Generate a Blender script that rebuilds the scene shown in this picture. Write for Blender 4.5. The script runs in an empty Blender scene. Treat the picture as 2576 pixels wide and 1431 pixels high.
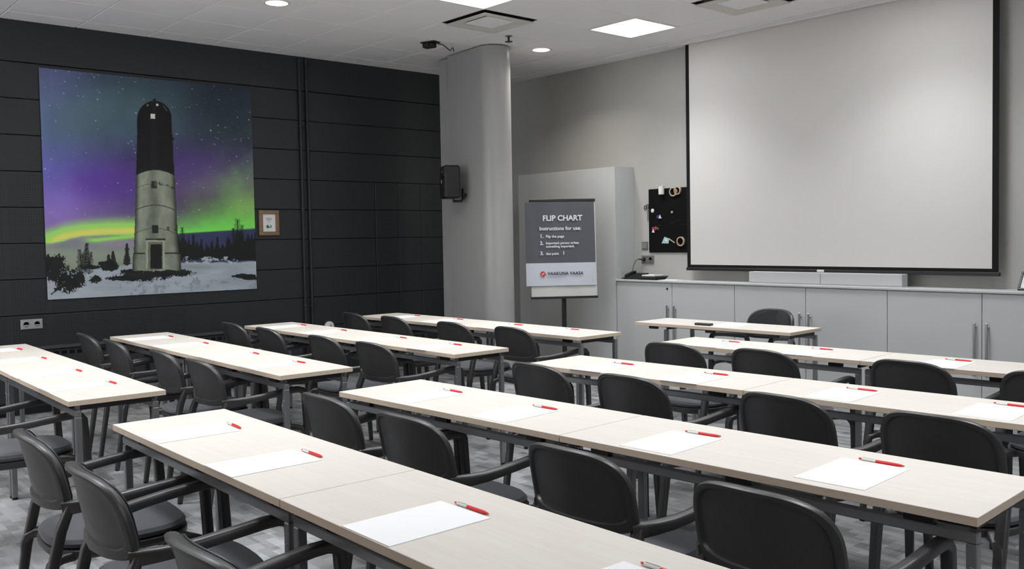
import bpy, bmesh, math, random
import numpy as np
from mathutils import Vector, Matrix

# ------------------------------------------------------------------ camera, world, exposure
SC = bpy.context.scene
COL = SC.collection
PW, PH = 2576, 1431
F, CX, CY = 2305.3, 1348.1, 692.05
CAM = Vector((0.0, 0.0, 1.4362))
RX = Vector((0.67023613, 0.74195359, -0.01698202))
UY = Vector((-0.01951535, 0.0404941, 0.99898918))
FZ = Vector((-0.74189128, 0.66922723, -0.0416201))
cam = bpy.data.cameras.new('camera')
cam.sensor_width = 36.0
cam.lens = F * 36.0 / PW
cam.shift_x = (PW / 2 - CX) / PW
cam.shift_y = (CY - PH / 2) / PW
cam.clip_start = 0.05
cam_ob = bpy.data.objects.new('camera', cam)
cam_ob.matrix_world = Matrix(((RX.x, UY.x, -FZ.x, CAM.x), (RX.y, UY.y, -FZ.y, CAM.y), (RX.z, UY.z, -FZ.z, CAM.z), (0, 0, 0, 1)))
COL.objects.link(cam_ob)
SC.camera = cam_ob
SC.view_settings.view_transform = 'Standard'
SC.view_settings.look = 'None'
SC.view_settings.gamma = 1.0
SC.view_settings.use_curve_mapping = False
SC.view_settings.exposure = 0.58
w = bpy.data.worlds.new('world')
SC.world = w
w.use_nodes = True
w.node_tree.nodes['Background'].inputs[0].default_value = (0.88, 0.93, 1.0, 1)
w.node_tree.nodes['Background'].inputs[1].default_value = 4.0
PANEL_W = 9.0       # power of one ceiling light panel
DOWN_W = 7.0         # power of one downlight

random.seed(7)
R_ = math.radians

# room numbers (metres)
XL, YB, ZC = -8.671, 7.366, 3.328
XR, YF = 1.5, -1.8


def lin(r, g, b):
    def f(c):
        c /= 255.0
        return c / 12.92 if c <= 0.04045 else ((c + 0.055) / 1.055) ** 2.4
    return (f(r), f(g), f(b))


# ------------------------------------------------------------------ materials
MATS = {}


def mat(name, col, rough=0.5, metal=0.0, spec=0.5, noise=None, bump=None, emit=None, sheen=0.0):
    if name in MATS:
        return MATS[name]
    m = bpy.data.materials.new(name)
    m.use_nodes = True
    nt = m.node_tree
    N, L = nt.nodes, nt.links
    b = N['Principled BSDF']
    b.inputs['Base Color'].default_value = (*col, 1)
    b.inputs['Roughness'].default_value = rough
    b.inputs['Metallic'].default_value = metal
    b.inputs['Specular IOR Level'].default_value = spec
    if sheen:
        b.inputs['Sheen Weight'].default_value = sheen
    tc = N.new('ShaderNodeTexCoord')
    if noise:                      # (scale, amount)
        nz = N.new('ShaderNodeTexNoise')
        nz.inputs['Scale'].default_value = noise[0]
        nz.inputs['Detail'].default_value = 4
        L.new(tc.outputs['Object'], nz.inputs['Vector'])
        rp = N.new('ShaderNodeMapRange')
        rp.inputs['To Min'].default_value = 1 - noise[1]
        rp.inputs['To Max'].default_value = 1 + noise[1]
        L.new(nz.outputs['Fac'], rp.inputs['Value'])
        mx = N.new('ShaderNodeVectorMath')
        mx.operation = 'SCALE'
        mx.inputs[0].default_value = col
        L.new(rp.outputs['Result'], mx.inputs['Scale'])
        L.new(mx.outputs['Vector'], b.inputs['Base Color'])
    if bump:                       # (scale, strength)
        nb = N.new('ShaderNodeTexNoise')
        nb.inputs['Scale'].default_value = bump[0]
        nb.inputs['Detail'].default_value = 3
        L.new(tc.outputs['Object'], nb.inputs['Vector'])
        bm = N.new('ShaderNodeBump')
        bm.inputs['Strength'].default_value = bump[1]
        bm.inputs['Distance'].default_value = 0.002
        L.new(nb.outputs['Fac'], bm.inputs['Height'])
        L.new(bm.outputs['Normal'], b.inputs['Normal'])
    if emit:
        b.inputs['Emission Color'].default_value = (*emit[0], 1)
        b.inputs['Emission Strength'].default_value = emit[1]
    MATS[name] = m
    return m


def wood_mat(name, c1, c2, scale=(1.2, 16, 16), rough=0.42):
    m = bpy.data.materials.new(name)
    m.use_nodes = True
    N, L = m.node_tree.nodes, m.node_tree.links
    b = N['Principled BSDF']
    b.inputs['Roughness'].default_value = rough
    b.inputs['Specular IOR Level'].default_value = 0.4
    tc = N.new('ShaderNodeTexCoord')
    oi = N.new('ShaderNodeObjectInfo')
    mp = N.new('ShaderNodeMapping')
    mp.inputs['Scale'].default_value = scale
    L.new(tc.outputs['Object'], mp.inputs['Vector'])
    cb = N.new('ShaderNodeCombineXYZ')
    ml = N.new('ShaderNodeMath')
    ml.operation = 'MULTIPLY'
    ml.inputs[1].default_value = 37.0
    L.new(oi.outputs['Random'], ml.inputs[0])
    L.new(ml.outputs[0], cb.inputs[0])
    L.new(ml.outputs[0], cb.inputs[1])
    L.new(cb.outputs[0], mp.inputs['Location'])
    # staves: wide soft strips of slightly different tone
    br = N.new('ShaderNodeTexBrick')
    br.inputs['Scale'].default_value = 1.0
    br.inputs['Mortar Size'].default_value = 0.0
    br.inputs['Brick Width'].default_value = 0.55
    br.inputs['Row Height'].default_value = 0.07
    br.inputs['Color1'].default_value = (0, 0, 0, 1)
    br.inputs['Color2'].default_value = (1, 1, 1, 1)
    L.new(tc.outputs['Object'], br.inputs['Vector'])
    nz = N.new('ShaderNodeTexNoise')
    nz.inputs['Scale'].default_value = 3.0
    nz.inputs['Detail'].default_value = 6
    nz.inputs['Roughness'].default_value = 0.65
    L.new(mp.outputs[0], nz.inputs['Vector'])
    ad = N.new('ShaderNodeMath')
    ad.operation = 'MULTIPLY_ADD'
    ad.inputs[1].default_value = 0.14
    L.new(br.outputs['Color'], ad.inputs[0])
    L.new(nz.outputs['Fac'], ad.inputs[2])
    cr = N.new('ShaderNodeValToRGB')
    cr.color_ramp.elements[0].position = 0.35
    cr.color_ramp.elements[0].color = (*c1, 1)
    cr.color_ramp.elements[1].position = 0.9
    cr.color_ramp.elements[1].color = (*c2, 1)
    L.new(ad.outputs[0], cr.inputs[0])
    L.new(cr.outputs[0], b.inputs['Base Color'])
    MATS[name] = m
    return m


def carpet_mat():
    m = bpy.data.materials.new('carpet')
    m.use_nodes = True
    N, L = m.node_tree.nodes, m.node_tree.links
    b = N['Principled BSDF']
    b.inputs['Roughness'].default_value = 0.95
    b.inputs['Specular IOR Level'].default_value = 0.1
    tc = N.new('ShaderNodeTexCoord')

    def brick(w_, h_, off):
        br = N.new('ShaderNodeTexBrick')
        br.inputs['Scale'].default_value = 1.0
        br.inputs['Mortar Size'].default_value = 0.0
        br.inputs['Brick Width'].default_value = w_
        br.inputs['Row Height'].default_value = h_
        br.inputs['Color1'].default_value = (0, 0, 0, 1)
        br.inputs['Color2'].default_value = (1, 1, 1, 1)
        mp = N.new('ShaderNodeMapping')
        mp.inputs['Location'].default_value = off
        L.new(tc.outputs['Object'], mp.inputs['Vector'])
        L.new(mp.outputs[0], br.inputs['Vector'])
        return br
    b1 = brick(0.115, 0.048, (20, 20, 0))
    b2 = brick(0.21, 0.096, (33.3, 41.1, 0))
    b3 = brick(0.5, 0.5, (11.7, 13.2, 0))
    nz = N.new('ShaderNodeTexNoise')
    nz.inputs['Scale'].default_value = 240
    nz.inputs['Detail'].default_value = 2
    L.new(tc.outputs['Object'], nz.inputs['Vector'])

    def mad(a, k, c):
        md = N.new('ShaderNodeMath')
        md.operation = 'MULTIPLY_ADD'
        L.new(a, md.inputs[0])
        md.inputs[1].default_value = k
        if isinstance(c, float):
            md.inputs[2].default_value = c
        else:
            L.new(c, md.inputs[2])
        return md.outputs[0]
    v = mad(b1.outputs['Color'], 0.34, 0.0)
    v = mad(b2.outputs['Color'], 0.30, v)
    v = mad(b3.outputs['Color'], 0.12, v)
    v = mad(nz.outputs['Fac'], 0.35, v)
    cr = N.new('ShaderNodeValToRGB')
    cr.color_ramp.elements[0].position = 0.1
    cr.color_ramp.elements[0].color = (0.07, 0.07, 0.068, 1)
    cr.color_ramp.elements[1].position = 0.95
    cr.color_ramp.elements[1].color = (0.40, 0.405, 0.415, 1)
    L.new(v, cr.inputs[0])
    L.new(cr.outputs[0], b.inputs['Base Color'])
    bm = N.new('ShaderNodeBump')
    bm.inputs['Strength'].default_value = 0.5
    bm.inputs['Distance'].default_value = 0.004
    L.new(nz.outputs['Fac'], bm.inputs['Height'])
    L.new(bm.outputs[0], b.inputs['Normal'])
    MATS['carpet'] = m
    return m


def panel_mat(name, perforated):
    """dark painted acoustic panel; the perforated kind has 2 cm pitched holes in 30 cm fields"""
    m = bpy.data.materials.new(name)
    m.use_nodes = True
    N, L = m.node_tree.nodes, m.node_tree.links
    b = N['Principled BSDF']
    base = (0.023, 0.026, 0.029)
    b.inputs['Base Color'].default_value = (*base, 1)
    b.inputs['Roughness'].default_value = 0.46
    b.inputs['Specular IOR Level'].default_value = 0.5
    if perforated:
        ge = N.new('ShaderNodeNewGeometry')
        sp = N.new('ShaderNodeSeparateXYZ')
        L.new(ge.outputs['Position'], sp.inputs[0])

        def M(op, a, bb=None):
            n = N.new('ShaderNodeMath')
            n.operation = op
            for i, vv in enumerate((a, bb)):
                if vv is None:
                    continue
                if isinstance(vv, (int, float)):
                    n.inputs[i].default_value = vv
                else:
                    L.new(vv, n.inputs[i])
            return n.outputs[0]

        def hole(v, off, pitch):
            s = M('SUBTRACT', M('FRACT', M('DIVIDE', M('ADD', v, off), pitch)), 0.5)
            return M('MULTIPLY', s, s)
        d = M('ADD', hole(sp.outputs[1], 20.0, 0.0206), hole(sp.outputs[2], 20.0, 0.0206))
        inh = M('LESS_THAN', d, 0.055)

        def field(v, off, pitch, edge):
            s = M('ABSOLUTE', M('SUBTRACT', M('FRACT', M('DIVIDE', M('ADD', v, off), pitch)), 0.5))
            return M('LESS_THAN', s, edge)
        fy = field(sp.outputs[1], 20 * 0.3 - 5.46 % 0.3, 0.3, 0.43)
        fz = field(sp.outputs[2], 20 * 0.305 - 0.236, 0.305, 0.44)
        side = M('ADD', M('LESS_THAN', sp.outputs[1], 3.36), M('GREATER_THAN', sp.outputs[1], 5.4))
        k = M('MULTIPLY', M('MULTIPLY', inh, side), M('MULTIPLY', fy, fz))
        mx = N.new('ShaderNodeMix')
        mx.data_type = 'RGBA'
        mx.inputs['A'].default_value = (*base, 1)
        mx.inputs['B'].default_value = (0.008, 0.008, 0.009, 1)
        L.new(k, mx.inputs['Factor'])
        L.new(mx.outputs['Result'], b.inputs['Base Color'])
    MATS[name] = m
    return m


M_CEIL = mat('ceiling_white', (0.88, 0.86, 0.86), 0.9, spec=0.2, noise=(3, 0.02), bump=(300, 0.15))
M_GRID = mat('ceiling_grid_white', (0.80, 0.79, 0.78), 0.7, spec=0.3)
M_WALL = mat('grey_paint', (0.46, 0.455, 0.432), 0.75, spec=0.3, noise=(2, 0.02), bump=(180, 0.08))
M_WALLR = mat('pale_paint', (0.60, 0.59, 0.57), 0.8, spec=0.3)
M_COLUMN = mat('column_grey', (0.36, 0.358, 0.35), 0.36, spec=0.5, noise=(4, 0.02))
M_DARK = panel_mat('dark_panel', False)
M_PERF = panel_mat('dark_perforated_panel', True)
M_BACK = mat('joint_black', (0.008, 0.008, 0.009), 0.9, spec=0.1)
M_DPAINT = mat('dark_paint', (0.028, 0.031, 0.034), 0.5, spec=0.35)
M_CARPET = carpet_mat()
M_WOOD = wood_mat('bleached_wood', (0.665, 0.625, 0.565), (0.725, 0.695, 0.64))
M_EDGE_WARM = wood_mat('wood_edge_warm_light', (0.63, 0.51, 0.39), (0.70, 0.60, 0.49))  # same wood as the top, with dim warm light put into its colour
M_STEEL = mat('grey_steel', (0.29, 0.295, 0.305), 0.32, metal=0.7, noise=(20, 0.04))
M_BLACK = mat('black_plastic', (0.012, 0.012, 0.013), 0.45, noise=(30, 0.05))
M_CHAIR = mat('anthracite_plastic', (0.024, 0.024, 0.025), 0.42, spec=0.9, bump=(400, 0.05))
M_CUSH = mat('charcoal_fabric', (0.085, 0.089, 0.10), 0.95, spec=0.1, noise=(350, 0.35), bump=(500, 0.4), sheen=0.3)
M_PAD = mat('grey_pad_fabric', (0.032, 0.033, 0.036), 0.9, spec=0.15, noise=(300, 0.3), bump=(500, 0.3), sheen=0.2)
M_PAPER = mat('white_paper', (0.87, 0.87, 0.88), 0.8, spec=0.2, noise=(2, 0.01))
M_RED = mat('red_plastic', (0.72, 0.018, 0.022), 0.35, noise=(10, 0.03))
M_PENW = mat('white_plastic', (0.78, 0.77, 0.76), 0.35, noise=(10, 0.02))
M_CAB = mat('cabinet_grey', (0.54, 0.55, 0.55), 0.5, spec=0.4, noise=(1.5, 0.015))
M_COUNT = mat('counter_grey', (0.53, 0.535, 0.535), 0.5, spec=0.4, noise=(5, 0.02))
M_CHROME = mat('brushed_metal', (0.42, 0.41, 0.40), 0.35, metal=0.9, noise=(60, 0.08))
M_SCREEN = mat('screen_fabric', (0.69, 0.67, 0.645), 0.85, spec=0.2, noise=(600, 0.02))
M_BORDER = mat('black_fabric_border', (0.010, 0.010, 0.011), 0.8, spec=0.2, noise=(100, 0.1))
M_SILVER = mat('silver_plate', (0.50, 0.50, 0.49), 0.4, metal=0.5, noise=(40, 0.03))
M_OAK = wood_mat('frame_oak', (0.20, 0.13, 0.075), (0.34, 0.24, 0.14), (3, 30, 30), 0.55)
M_PAGE = mat('grey_print', (0.095, 0.098, 0.114), 0.55, spec=0.35, noise=(4, 0.05))
M_PAGEW = mat('bluish_white_print', (0.56, 0.585, 0.65), 0.6, noise=(4, 0.02))
M_BOARDW = mat('whiteboard', (0.60, 0.60, 0.57), 0.35, noise=(3, 0.02))
M_TXTW = mat('white_lettering', (0.72, 0.73, 0.76), 0.6, noise=(4, 0.01))
M_TXTK = mat('black_lettering', (0.02, 0.02, 0.025), 0.6, noise=(4, 0.01))
M_TXTG = mat('grey_lettering', (0.32, 0.33, 0.36), 0.6, noise=(4, 0.01))
M_LOGO = mat('red_logo', (0.55, 0.03, 0.03), 0.5, noise=(4, 0.02))
M_TAPE = mat('beige_tape', (0.55, 0.47, 0.30), 0.5, noise=(30, 0.1))
M_TAPEB = mat('brown_tape_core', (0.10, 0.035, 0.03), 0.7, noise=(30, 0.1))
M_CARD = mat('pale_blue_card', (0.42, 0.60, 0.62), 0.6, noise=(30, 0.1))
M_BLUE = mat('blue_plastic', (0.03, 0.03, 0.28), 0.4, noise=(10, 0.05))
M_GREEN = mat('green_plastic', (0.02, 0.16, 0.06), 0.4, noise=(10, 0.05))
M_GLEAM = mat('light_diffuser', (0.9, 0.9, 0.9), 0.5, emit=((0.97, 0.985, 1.0), 6.0))
M_GLEAMD = mat('downlight_glow', (0.9, 0.9, 0.9), 0.5, emit=((1.0, 0.96, 0.90), 8.0))
M_VENT = mat('vent_beige', (0.66, 0.64, 0.60), 0.6, noise=(5, 0.02))
M_RUBBER = mat('rubber_foot', (0.01, 0.01, 0.01), 0.8, noise=(30, 0.1))
M_LED = mat('pink_badge', (0.55, 0.42, 0.46), 0.4, noise=(30, 0.05))


# ------------------------------------------------------------------ mesh helpers
class MB:
    """collects shapes in one bmesh; build() links it as one object"""

    def __init__(self):
        self.bm = bmesh.new()
        self.ms = []

    def mi(self, m):
        if m not in self.ms:
            self.ms.append(m)
        return self.ms.index(m)

    def faces(self, vs, fs, m, smooth=False):
        k = self.mi(m)
        bv = [self.bm.verts.new(v) for v in vs]
        for f in fs:
            try:
                bf = self.bm.faces.new([bv[i] for i in f])
                bf.material_index = k
                bf.smooth = smooth
            except ValueError:
                pass
        return self

    def box(self, x0, x1, y0, y1, z0, z1, m, bev=0.0):
        if bev <= 0:
            vs = [(x, y, z) for z in (z0, z1) for y in (y0, y1) for x in (x0, x1)]
            fs = [(0, 2, 3, 1), (4, 5, 7, 6), (0, 1, 5, 4), (2, 6, 7, 3), (0, 4, 6, 2), (1, 3, 7, 5)]
            return self.faces(vs, fs, m)
        b = min(bev, (x1 - x0) / 2.01, (y1 - y0) / 2.01, (z1 - z0) / 2.01)
        vs, idx = [], {}
        for sx in (0, 1):
            for sy in (0, 1):
                for sz in (0, 1):
                    X, Y, Z = (x0, x1)[sx], (y0, y1)[sy], (z0, z1)[sz]
                    ix, iy, iz = X + (b, -b)[sx], Y + (b, -b)[sy], Z + (b, -b)[sz]
                    for a, p in enumerate(((X, iy, iz), (ix, Y, iz), (ix, iy, Z))):
                        idx[sx, sy, sz, a] = len(vs)
                        vs.append(p)
        I = lambda *k: idx[k]
        fs = []
        for s in (0, 1):
            fs.append((I(s, 0, 0, 0), I(s, 1, 0, 0), I(s, 1, 1, 0), I(s, 0, 1, 0)))
            fs.append((I(0, s, 0, 1), I(1, s, 0, 1), I(1, s, 1, 1), I(0, s, 1, 1)))
            fs.append((I(0, 0, s, 2), I(1, 0, s, 2), I(1, 1, s, 2), I(0, 1, s, 2)))
        for a in (0, 1):
            for b_ in (0, 1):
                fs.append((I(0, a, b_, 1), I(1, a, b_, 1), I(1, a, b_, 2), I(0, a, b_, 2)))
                fs.append((I(a, 0, b_, 0), I(a, 1, b_, 0), I(a, 1, b_, 2), I(a, 0, b_, 2)))
                fs.append((I(a, b_, 0, 0), I(a, b_, 1, 0), I(a, b_, 1, 1), I(a, b_, 0, 1)))
        for a in (0, 1):
            for b_ in (0, 1):
                for c in (0, 1):
                    fs.append((I(a, b_, c, 0), I(a, b_, c, 1), I(a, b_, c, 2)))
        return self.faces(vs, fs, m)

    def rings(self, rings, m, smooth=True, cap0=True, cap1=True, close=True):
        n = len(rings[0])
        vs = [p for r in rings for p in r]
        fs = []
        for i in range(len(rings) - 1):
            for j in range(n if close else n - 1):
                k = (j + 1) % n
                fs.append((i * n + j, i * n + k, (i + 1) * n + k, (i + 1) * n + j))
        self.faces(vs, fs, m, smooth)
        # caps as separate flat faces, welded later
        if cap0:
            self.faces(list(rings[0]), [tuple(range(n))[::-1]], m)
        if cap1:
            self.faces(list(rings[-1]), [tuple(range(n))], m)
        return self

    def lathe(self, c, axis, prof, m, n=24, smooth=True, cap0=True, cap1=True):
        """prof = [(radius, along)]"""
        ax = Vector(axis).normalized()
        t = Vector((1, 0, 0)) if abs(ax.x) < 0.9 else Vector((0, 1, 0))
        e1 = ax.cross(t).normalized()
        e2 = ax.cross(e1)
        c = Vector(c)
        rr = [[tuple(c + ax * h + (e1 * math.cos(2 * math.pi * j / n) + e2 * math.sin(2 * math.pi * j / n)) * r) for j in range(n)] for r, h in prof]
        return self.rings(rr, m, smooth, cap0, cap1)

    def tube(self, pts, r, m, n=8, smooth=True):
        pts = [Vector(p) for p in pts]
        rr = []
        up = Vector((0, 0, 1))
        for i, p in enumerate(pts):
            t = (pts[min(i + 1, len(pts) - 1)] - pts[max(i - 1, 0)]).normalized()
            a = t.cross(up)
            if a.length < 1e-3:
                a = t.cross(Vector((1, 0, 0)))
            a.normalize()
            b = t.cross(a)
            ri = r[i] if isinstance(r, (list, tuple)) else r
            rr.append([tuple(p + (a * math.cos(2 * math.pi * j / n) + b * math.sin(2 * math.pi * j / n)) * ri) for j in range(n)])
        return self.rings(rr, m, smooth)

    def sweep(self, pts, secs, m, xdir=(1, 0, 0)):
        """rounded rectangular bar: secs = [(width along xdir, height)]"""
        pts = [Vector(p) for p in pts]
        X = Vector(xdir)
        rr = []
        for i, p in enumerate(pts):
            t = (pts[min(i + 1, len(pts) - 1)] - pts[max(i - 1, 0)]).normalized()
            nrm = t.cross(X).normalized()
            xx = nrm.cross(t).normalized()
            w_, h_ = secs[i] if isinstance(secs, list) else secs
            k = min(w_, h_) * 0.30
            sh = []
            for qx, qy, a0 in ((-1, 1, 180), (1, 1, 90), (1, -1, 0), (-1, -1, 270)):
                for st_ in (0, 30, 60, 90):
                    an = R_(a0 - st_)
                    sh.append((qx * (w_ / 2 - k) + k * math.cos(an), qy * (h_ / 2 - k) + k * math.sin(an)))
            rr.append([tuple(p + xx * a + nrm * b) for a, b in sh])
        return self.rings(rr, m, True)

    def mesh(self, name, weld=True):
        if weld:
            bmesh.ops.remove_doubles(self.bm, verts=self.bm.verts, dist=1e-5)
        bmesh.ops.recalc_face_normals(self.bm, faces=self.bm.faces)
        me = bpy.data.meshes.new(name)
        self.bm.to_mesh(me)
        self.bm.free()
        me.set_sharp_from_angle(angle=R_(35))
        for m in self.ms:
            me.materials.append(m)
        return me

    def build(self, name, parent=None, loc=None, rot=None):
        return obj(name, self.mesh(name), parent, loc, rot)


def obj(name, me, parent=None, loc=None, rot=None):
    o = bpy.data.objects.new(name, me)
    COL.objects.link(o)
    if parent is not None:
        o.parent = parent
    if loc is not None:
        o.location = loc
    if rot is not None:
        o.rotation_euler = rot
    return o


def tag(o, label=None, cat=None, group=None, kind=None):
    if label:
        o['label'] = label
    if cat:
        o['category'] = cat
    if group:
        o['group'] = group
    if kind:
        o['kind'] = kind
    return o


def thing(name, label, cat, loc=(0, 0, 0), rz=0.0, group=None):
    o = bpy.data.objects.new(name, None)
    o.empty_display_size = 0.1
    COL.objects.link(o)
    o.location = loc
    o.rotation_euler = (0, 0, rz)
    return tag(o, label, cat, group)


def copy_tree(o, parent=None):
    c = o.copy()
    COL.objects.link(c)
    c.parent = parent
    for ch in list(o.children):
        copy_tree(ch, c)
    return c


def text_mesh(s, size, m, bold=0.0, ext=0.0004, spacing=1.0):
    cu = bpy.data.curves.new('lettering', 'FONT')
    cu.body = s
    cu.size = size
    cu.offset = bold
    cu.extrude = ext
    cu.space_character = spacing
    cu.resolution_u = 3
    to = bpy.data.objects.new('lettering', cu)
    COL.objects.link(to)
    dg = bpy.context.evaluated_depsgraph_get()
    me = bpy.data.meshes.new_from_object(to.evaluated_get(dg))
    bpy.data.objects.remove(to)
    me.materials.clear()
    me.materials.append(m)
    return me


# ------------------------------------------------------------------ the setting
def struct(name, mb, label=None, parent=None):
    o = mb.build(name, parent)
    if parent is None:
        tag(o, label, 'room', kind='structure')
    return o


struct('floor', MB().box(XL - .2, XR + .2, YF - .2, YB + .2, -0.1, 0, M_CARPET), 'grey patchwork carpet floor under the desks and chairs')
struct('wall_back', MB().box(XL - .2, XR + .2, YB, YB + .2, 0, ZC + .1, M_WALL), 'plain grey painted wall behind the projection screen')
# unseen windows added for daylight, inferred from how it falls: one in the right wall, two at the left end of the rear wall
WZ0, WZ1 = 0.9, 2.6
WIN_R = [(0.9, 1.8)]
WIN_B = [(-8.35, -6.85), (-6.55, -5.05)]
M_BROWN = mat('brown_warm_bounce', (0.36, 0.22, 0.13), 0.5, noise=(6, 0.15))  # rear wall is unseen; brown chosen to bounce warm light onto desks and chairs
mbw = MB().box(XR, XR + .2, YF, YB, 0, WZ0, M_WALLR).box(XR, XR + .2, YF, YB, WZ1, ZC + .1, M_WALLR)
ys = [YF] + [v for w_ in WIN_R for v in w_] + [YB]
for a, b in zip(ys[::2], ys[1::2]):
    mbw.box(XR, XR + .2, a, b, WZ0, WZ1, M_WALLR)
struct('wall_right', mbw, 'pale wall with an added window on the right side of the room')
mbw = MB().box(XL, XR, YF - .2, YF, 0, WZ0, M_BROWN).box(XL, XR, YF - .2, YF, WZ1, ZC + .1, M_BROWN)
ys = [XL] + [v for w_ in WIN_B for v in w_] + [XR]
for a, b in zip(ys[::2], ys[1::2]):
    mbw.box(a, b, YF - .2, YF, WZ0, WZ1, M_BROWN)
struct('wall_front', mbw, 'unseen rear wall, coloured brown for warm bounce, with two added windows')
gm = bpy.data.materials.new('window_glass')
gm.use_nodes = True
gn, gl = gm.node_tree.nodes, gm.node_tree.links
gn.remove(gn['Principled BSDF'])
tr_, gs_, mx_ = gn.new('ShaderNodeBsdfTransparent'), gn.new('ShaderNodeBsdfGlossy'), gn.new('ShaderNodeMixShader')
gs_.inputs['Roughness'].default_value = 0.02
mx_.inputs[0].default_value = 0.08
gl.new(tr_.outputs[0], mx_.inputs[1])
gl.new(gs_.outputs[0], mx_.inputs[2])
gl.new(mx_.outputs[0], gn['Material Output'].inputs[0])
# local frame of a window: x to the outside, y along the wall, z up
wins = [((XR + .1, a, WZ0), 0.0, b - a) for a, b in WIN_R] + [((b, YF - .1, WZ0), None, b - a) for a, b in WIN_B]
for k, (loc, rz, W_) in enumerate(wins):
    t = bpy.data.objects.new('window_%d' % (k + 1), None)
    COL.objects.link(t)
    tag(t, ('white framed unseen window added in the right wall', 'white framed unseen rear window added nearest the dark wall', 'white framed unseen rear window added further from the dark wall')[k], 'window', kind='structure')
    t.location = loc
    t.rotation_euler = (0, 0, 0 if rz is not None else math.pi / 2)
    if rz is None:                       # outside is -Y: turn the frame and run it from the far jamb
        t.location = (loc[0] - W_, loc[1], loc[2])
        t.rotation_euler = (0, 0, -math.pi / 2)
    H_ = WZ1 - WZ0
    MB().box(-.03, .03, 0, W_, 0, .05, M_GRID).box(-.03, .03, 0, W_, H_ - .05, H_, M_GRID).box(-.03, .03, 0, .05, .05, H_ - .05, M_GRID).box(-.03, .03, W_ - .05, W_, .05, H_ - .05, M_GRID).box(-.03, .03, W_ / 2 - .025, W_ / 2 + .025, .05, H_ - .05, M_GRID).build('window_frame', t)
    for c_, d_ in ((.05, W_ / 2 - .025), (W_ / 2 + .025, W_ - .05)):
        MB().faces([(0, c_, .05), (0, d_, .05), (0, d_, H_ - .05), (0, c_, H_ - .05)], [(0, 1, 2, 3)], gm).build('pane', t)
    pl_ = bpy.data.lights.new('window_portal', 'AREA')
    pl_.shape = 'RECTANGLE'
    pl_.size, pl_.size_y = W_, H_
    pl_.cycles.is_portal = True
    po = bpy.data.objects.new('portal', pl_)
    COL.objects.link(po)
    po.parent = t
    po.location = (.12, W_ / 2, H_ / 2)
    po.rotation_euler = Matrix(((0, 0, 1), (1, 0, 0), (0, 1, 0))).to_euler()
wall_left = struct('wall_left', MB().box(XL - .2, XL - .02, YF - .2, YB, 0, ZC + .1, M_BACK), 'charcoal wall clad with long horizontal acoustic panels')
ceiling = struct('ceiling', MB().box(XL - .2, XR + .2, YF - .2, YB + .2, ZC + .035, ZC + .12, M_GRID), 'white suspended ceiling of square tiles')

# dark wall cladding, one object per panel
ROWS = [0.0, 0.236] + [0.541 + 0.305 * i for i in range(9)]
SECT = [YF, 0.9, 4.6, 5.46]
PX = XL - 0.02
cache = {}


def wall_panel(y0, y1, z0, z1, m, name, t=0.02):
    key = (round(y1 - y0, 4), round(z1 - z0, 4), m.name, t)
    if key not in cache:
        g = 0.0022
        cache[key] = MB().box(0, t, g, (y1 - y0) - g, g, (z1 - z0) - g, m, 0.003).mesh(name)
    return obj(name, cache[key], wall_left, (PX, y0, z0))


for a, b in zip(ROWS[:-1], ROWS[1:]):
    plain = not 0.2 < a < 1.9
    for c, d in zip(SECT[:-1], SECT[1:]):
        if plain and c == 4.6:
            d = YB - .002
        perf = 0.2 < a < 2.05 and d <= 4.61
        wall_panel(c, d, a, b, M_PERF if perf else M_DARK, 'wall_panel')
    if 0.2 < a < 1.9:
        yy = 5.46
        while yy < YB - 0.02:
            wall_panel(yy, min(yy + 0.3, YB - 0.002), a, b, M_PERF, 'wall_tile', 0.026)
            yy += 0.3
for c, d in ((YF, YB - .002),):
    wall_panel(c, d, ROWS[-1], ZC + 0.034, M_DARK, 'fascia_board', 0.03)

# ceiling tiles: 60 cm grid found from the luminaires and vents
GX, GY, TS = -5.97, 4.86, 0.6
PANELS = [(-5.67, 6.36), (-5.67, 4.56), (-5.67, 2.76), (-5.67, 0.96), (-5.67, -0.84),
          (-3.27, 6.36), (-3.27, 4.56), (-3.27, 2.76), (-3.27, 0.96), (-3.27, -0.84), (-0.87, 4.56), (-0.87, 2.76)]  # first two are seen, the others added to light desks and screen
VENTS = [(-6.27, 5.16), (-4.47, 6.36), (-2.07, 5.16)]
holes = {(round((x - .3 - GX) / TS), round((y - .3 - GY) / TS)) for x, y in PANELS + VENTS}
YT1 = 6.66
tcache = {}
ix0, ix1 = math.floor((XL - GX) / TS), math.ceil((XR - GX) / TS)
iy0, iy1 = math.floor((YF - GY) / TS), round((YT1 - GY) / TS)
for i in range(ix0, ix1):
    for j in range(iy0, iy1):
        if (i, j) in holes:
            continue
        x0, x1 = max(GX + i * TS, XL), min(GX + (i + 1) * TS, XR)
        y0, y1 = max(GY + j * TS, YF), GY + (j + 1) * TS
        if x1 - x0 < 0.02 or y1 - y0 < 0.02:
            continue
        k = (round(x1 - x0, 3), round(y1 - y0, 3))
        if k not in tcache:
            tcache[k] = MB().box(0.003, k[0] - 0.003, 0.003, k[1] - 0.003, 0, 0.02, M_CEIL, 0.004).mesh('ceiling_tile')
        obj('ceiling_tile', tcache[k], ceiling, (x0, y0, ZC))
# T-bars of the grid, slightly above the tile faces
bars = MB()
for i in range(ix0 + 1, ix1):
    bars.box(GX + i * TS - .010, GX + i * TS + .010, YF, YT1, ZC + .0045, ZC + .012, M_GRID)
for j in range(iy0 + 1, iy1 + 1):
    bars.box(XL, XR, GY + j * TS - .010, GY + j * TS + .010, ZC + .0125, ZC + .02, M_GRID)
bars.build('ceiling_grid_bar', ceiling)
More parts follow.
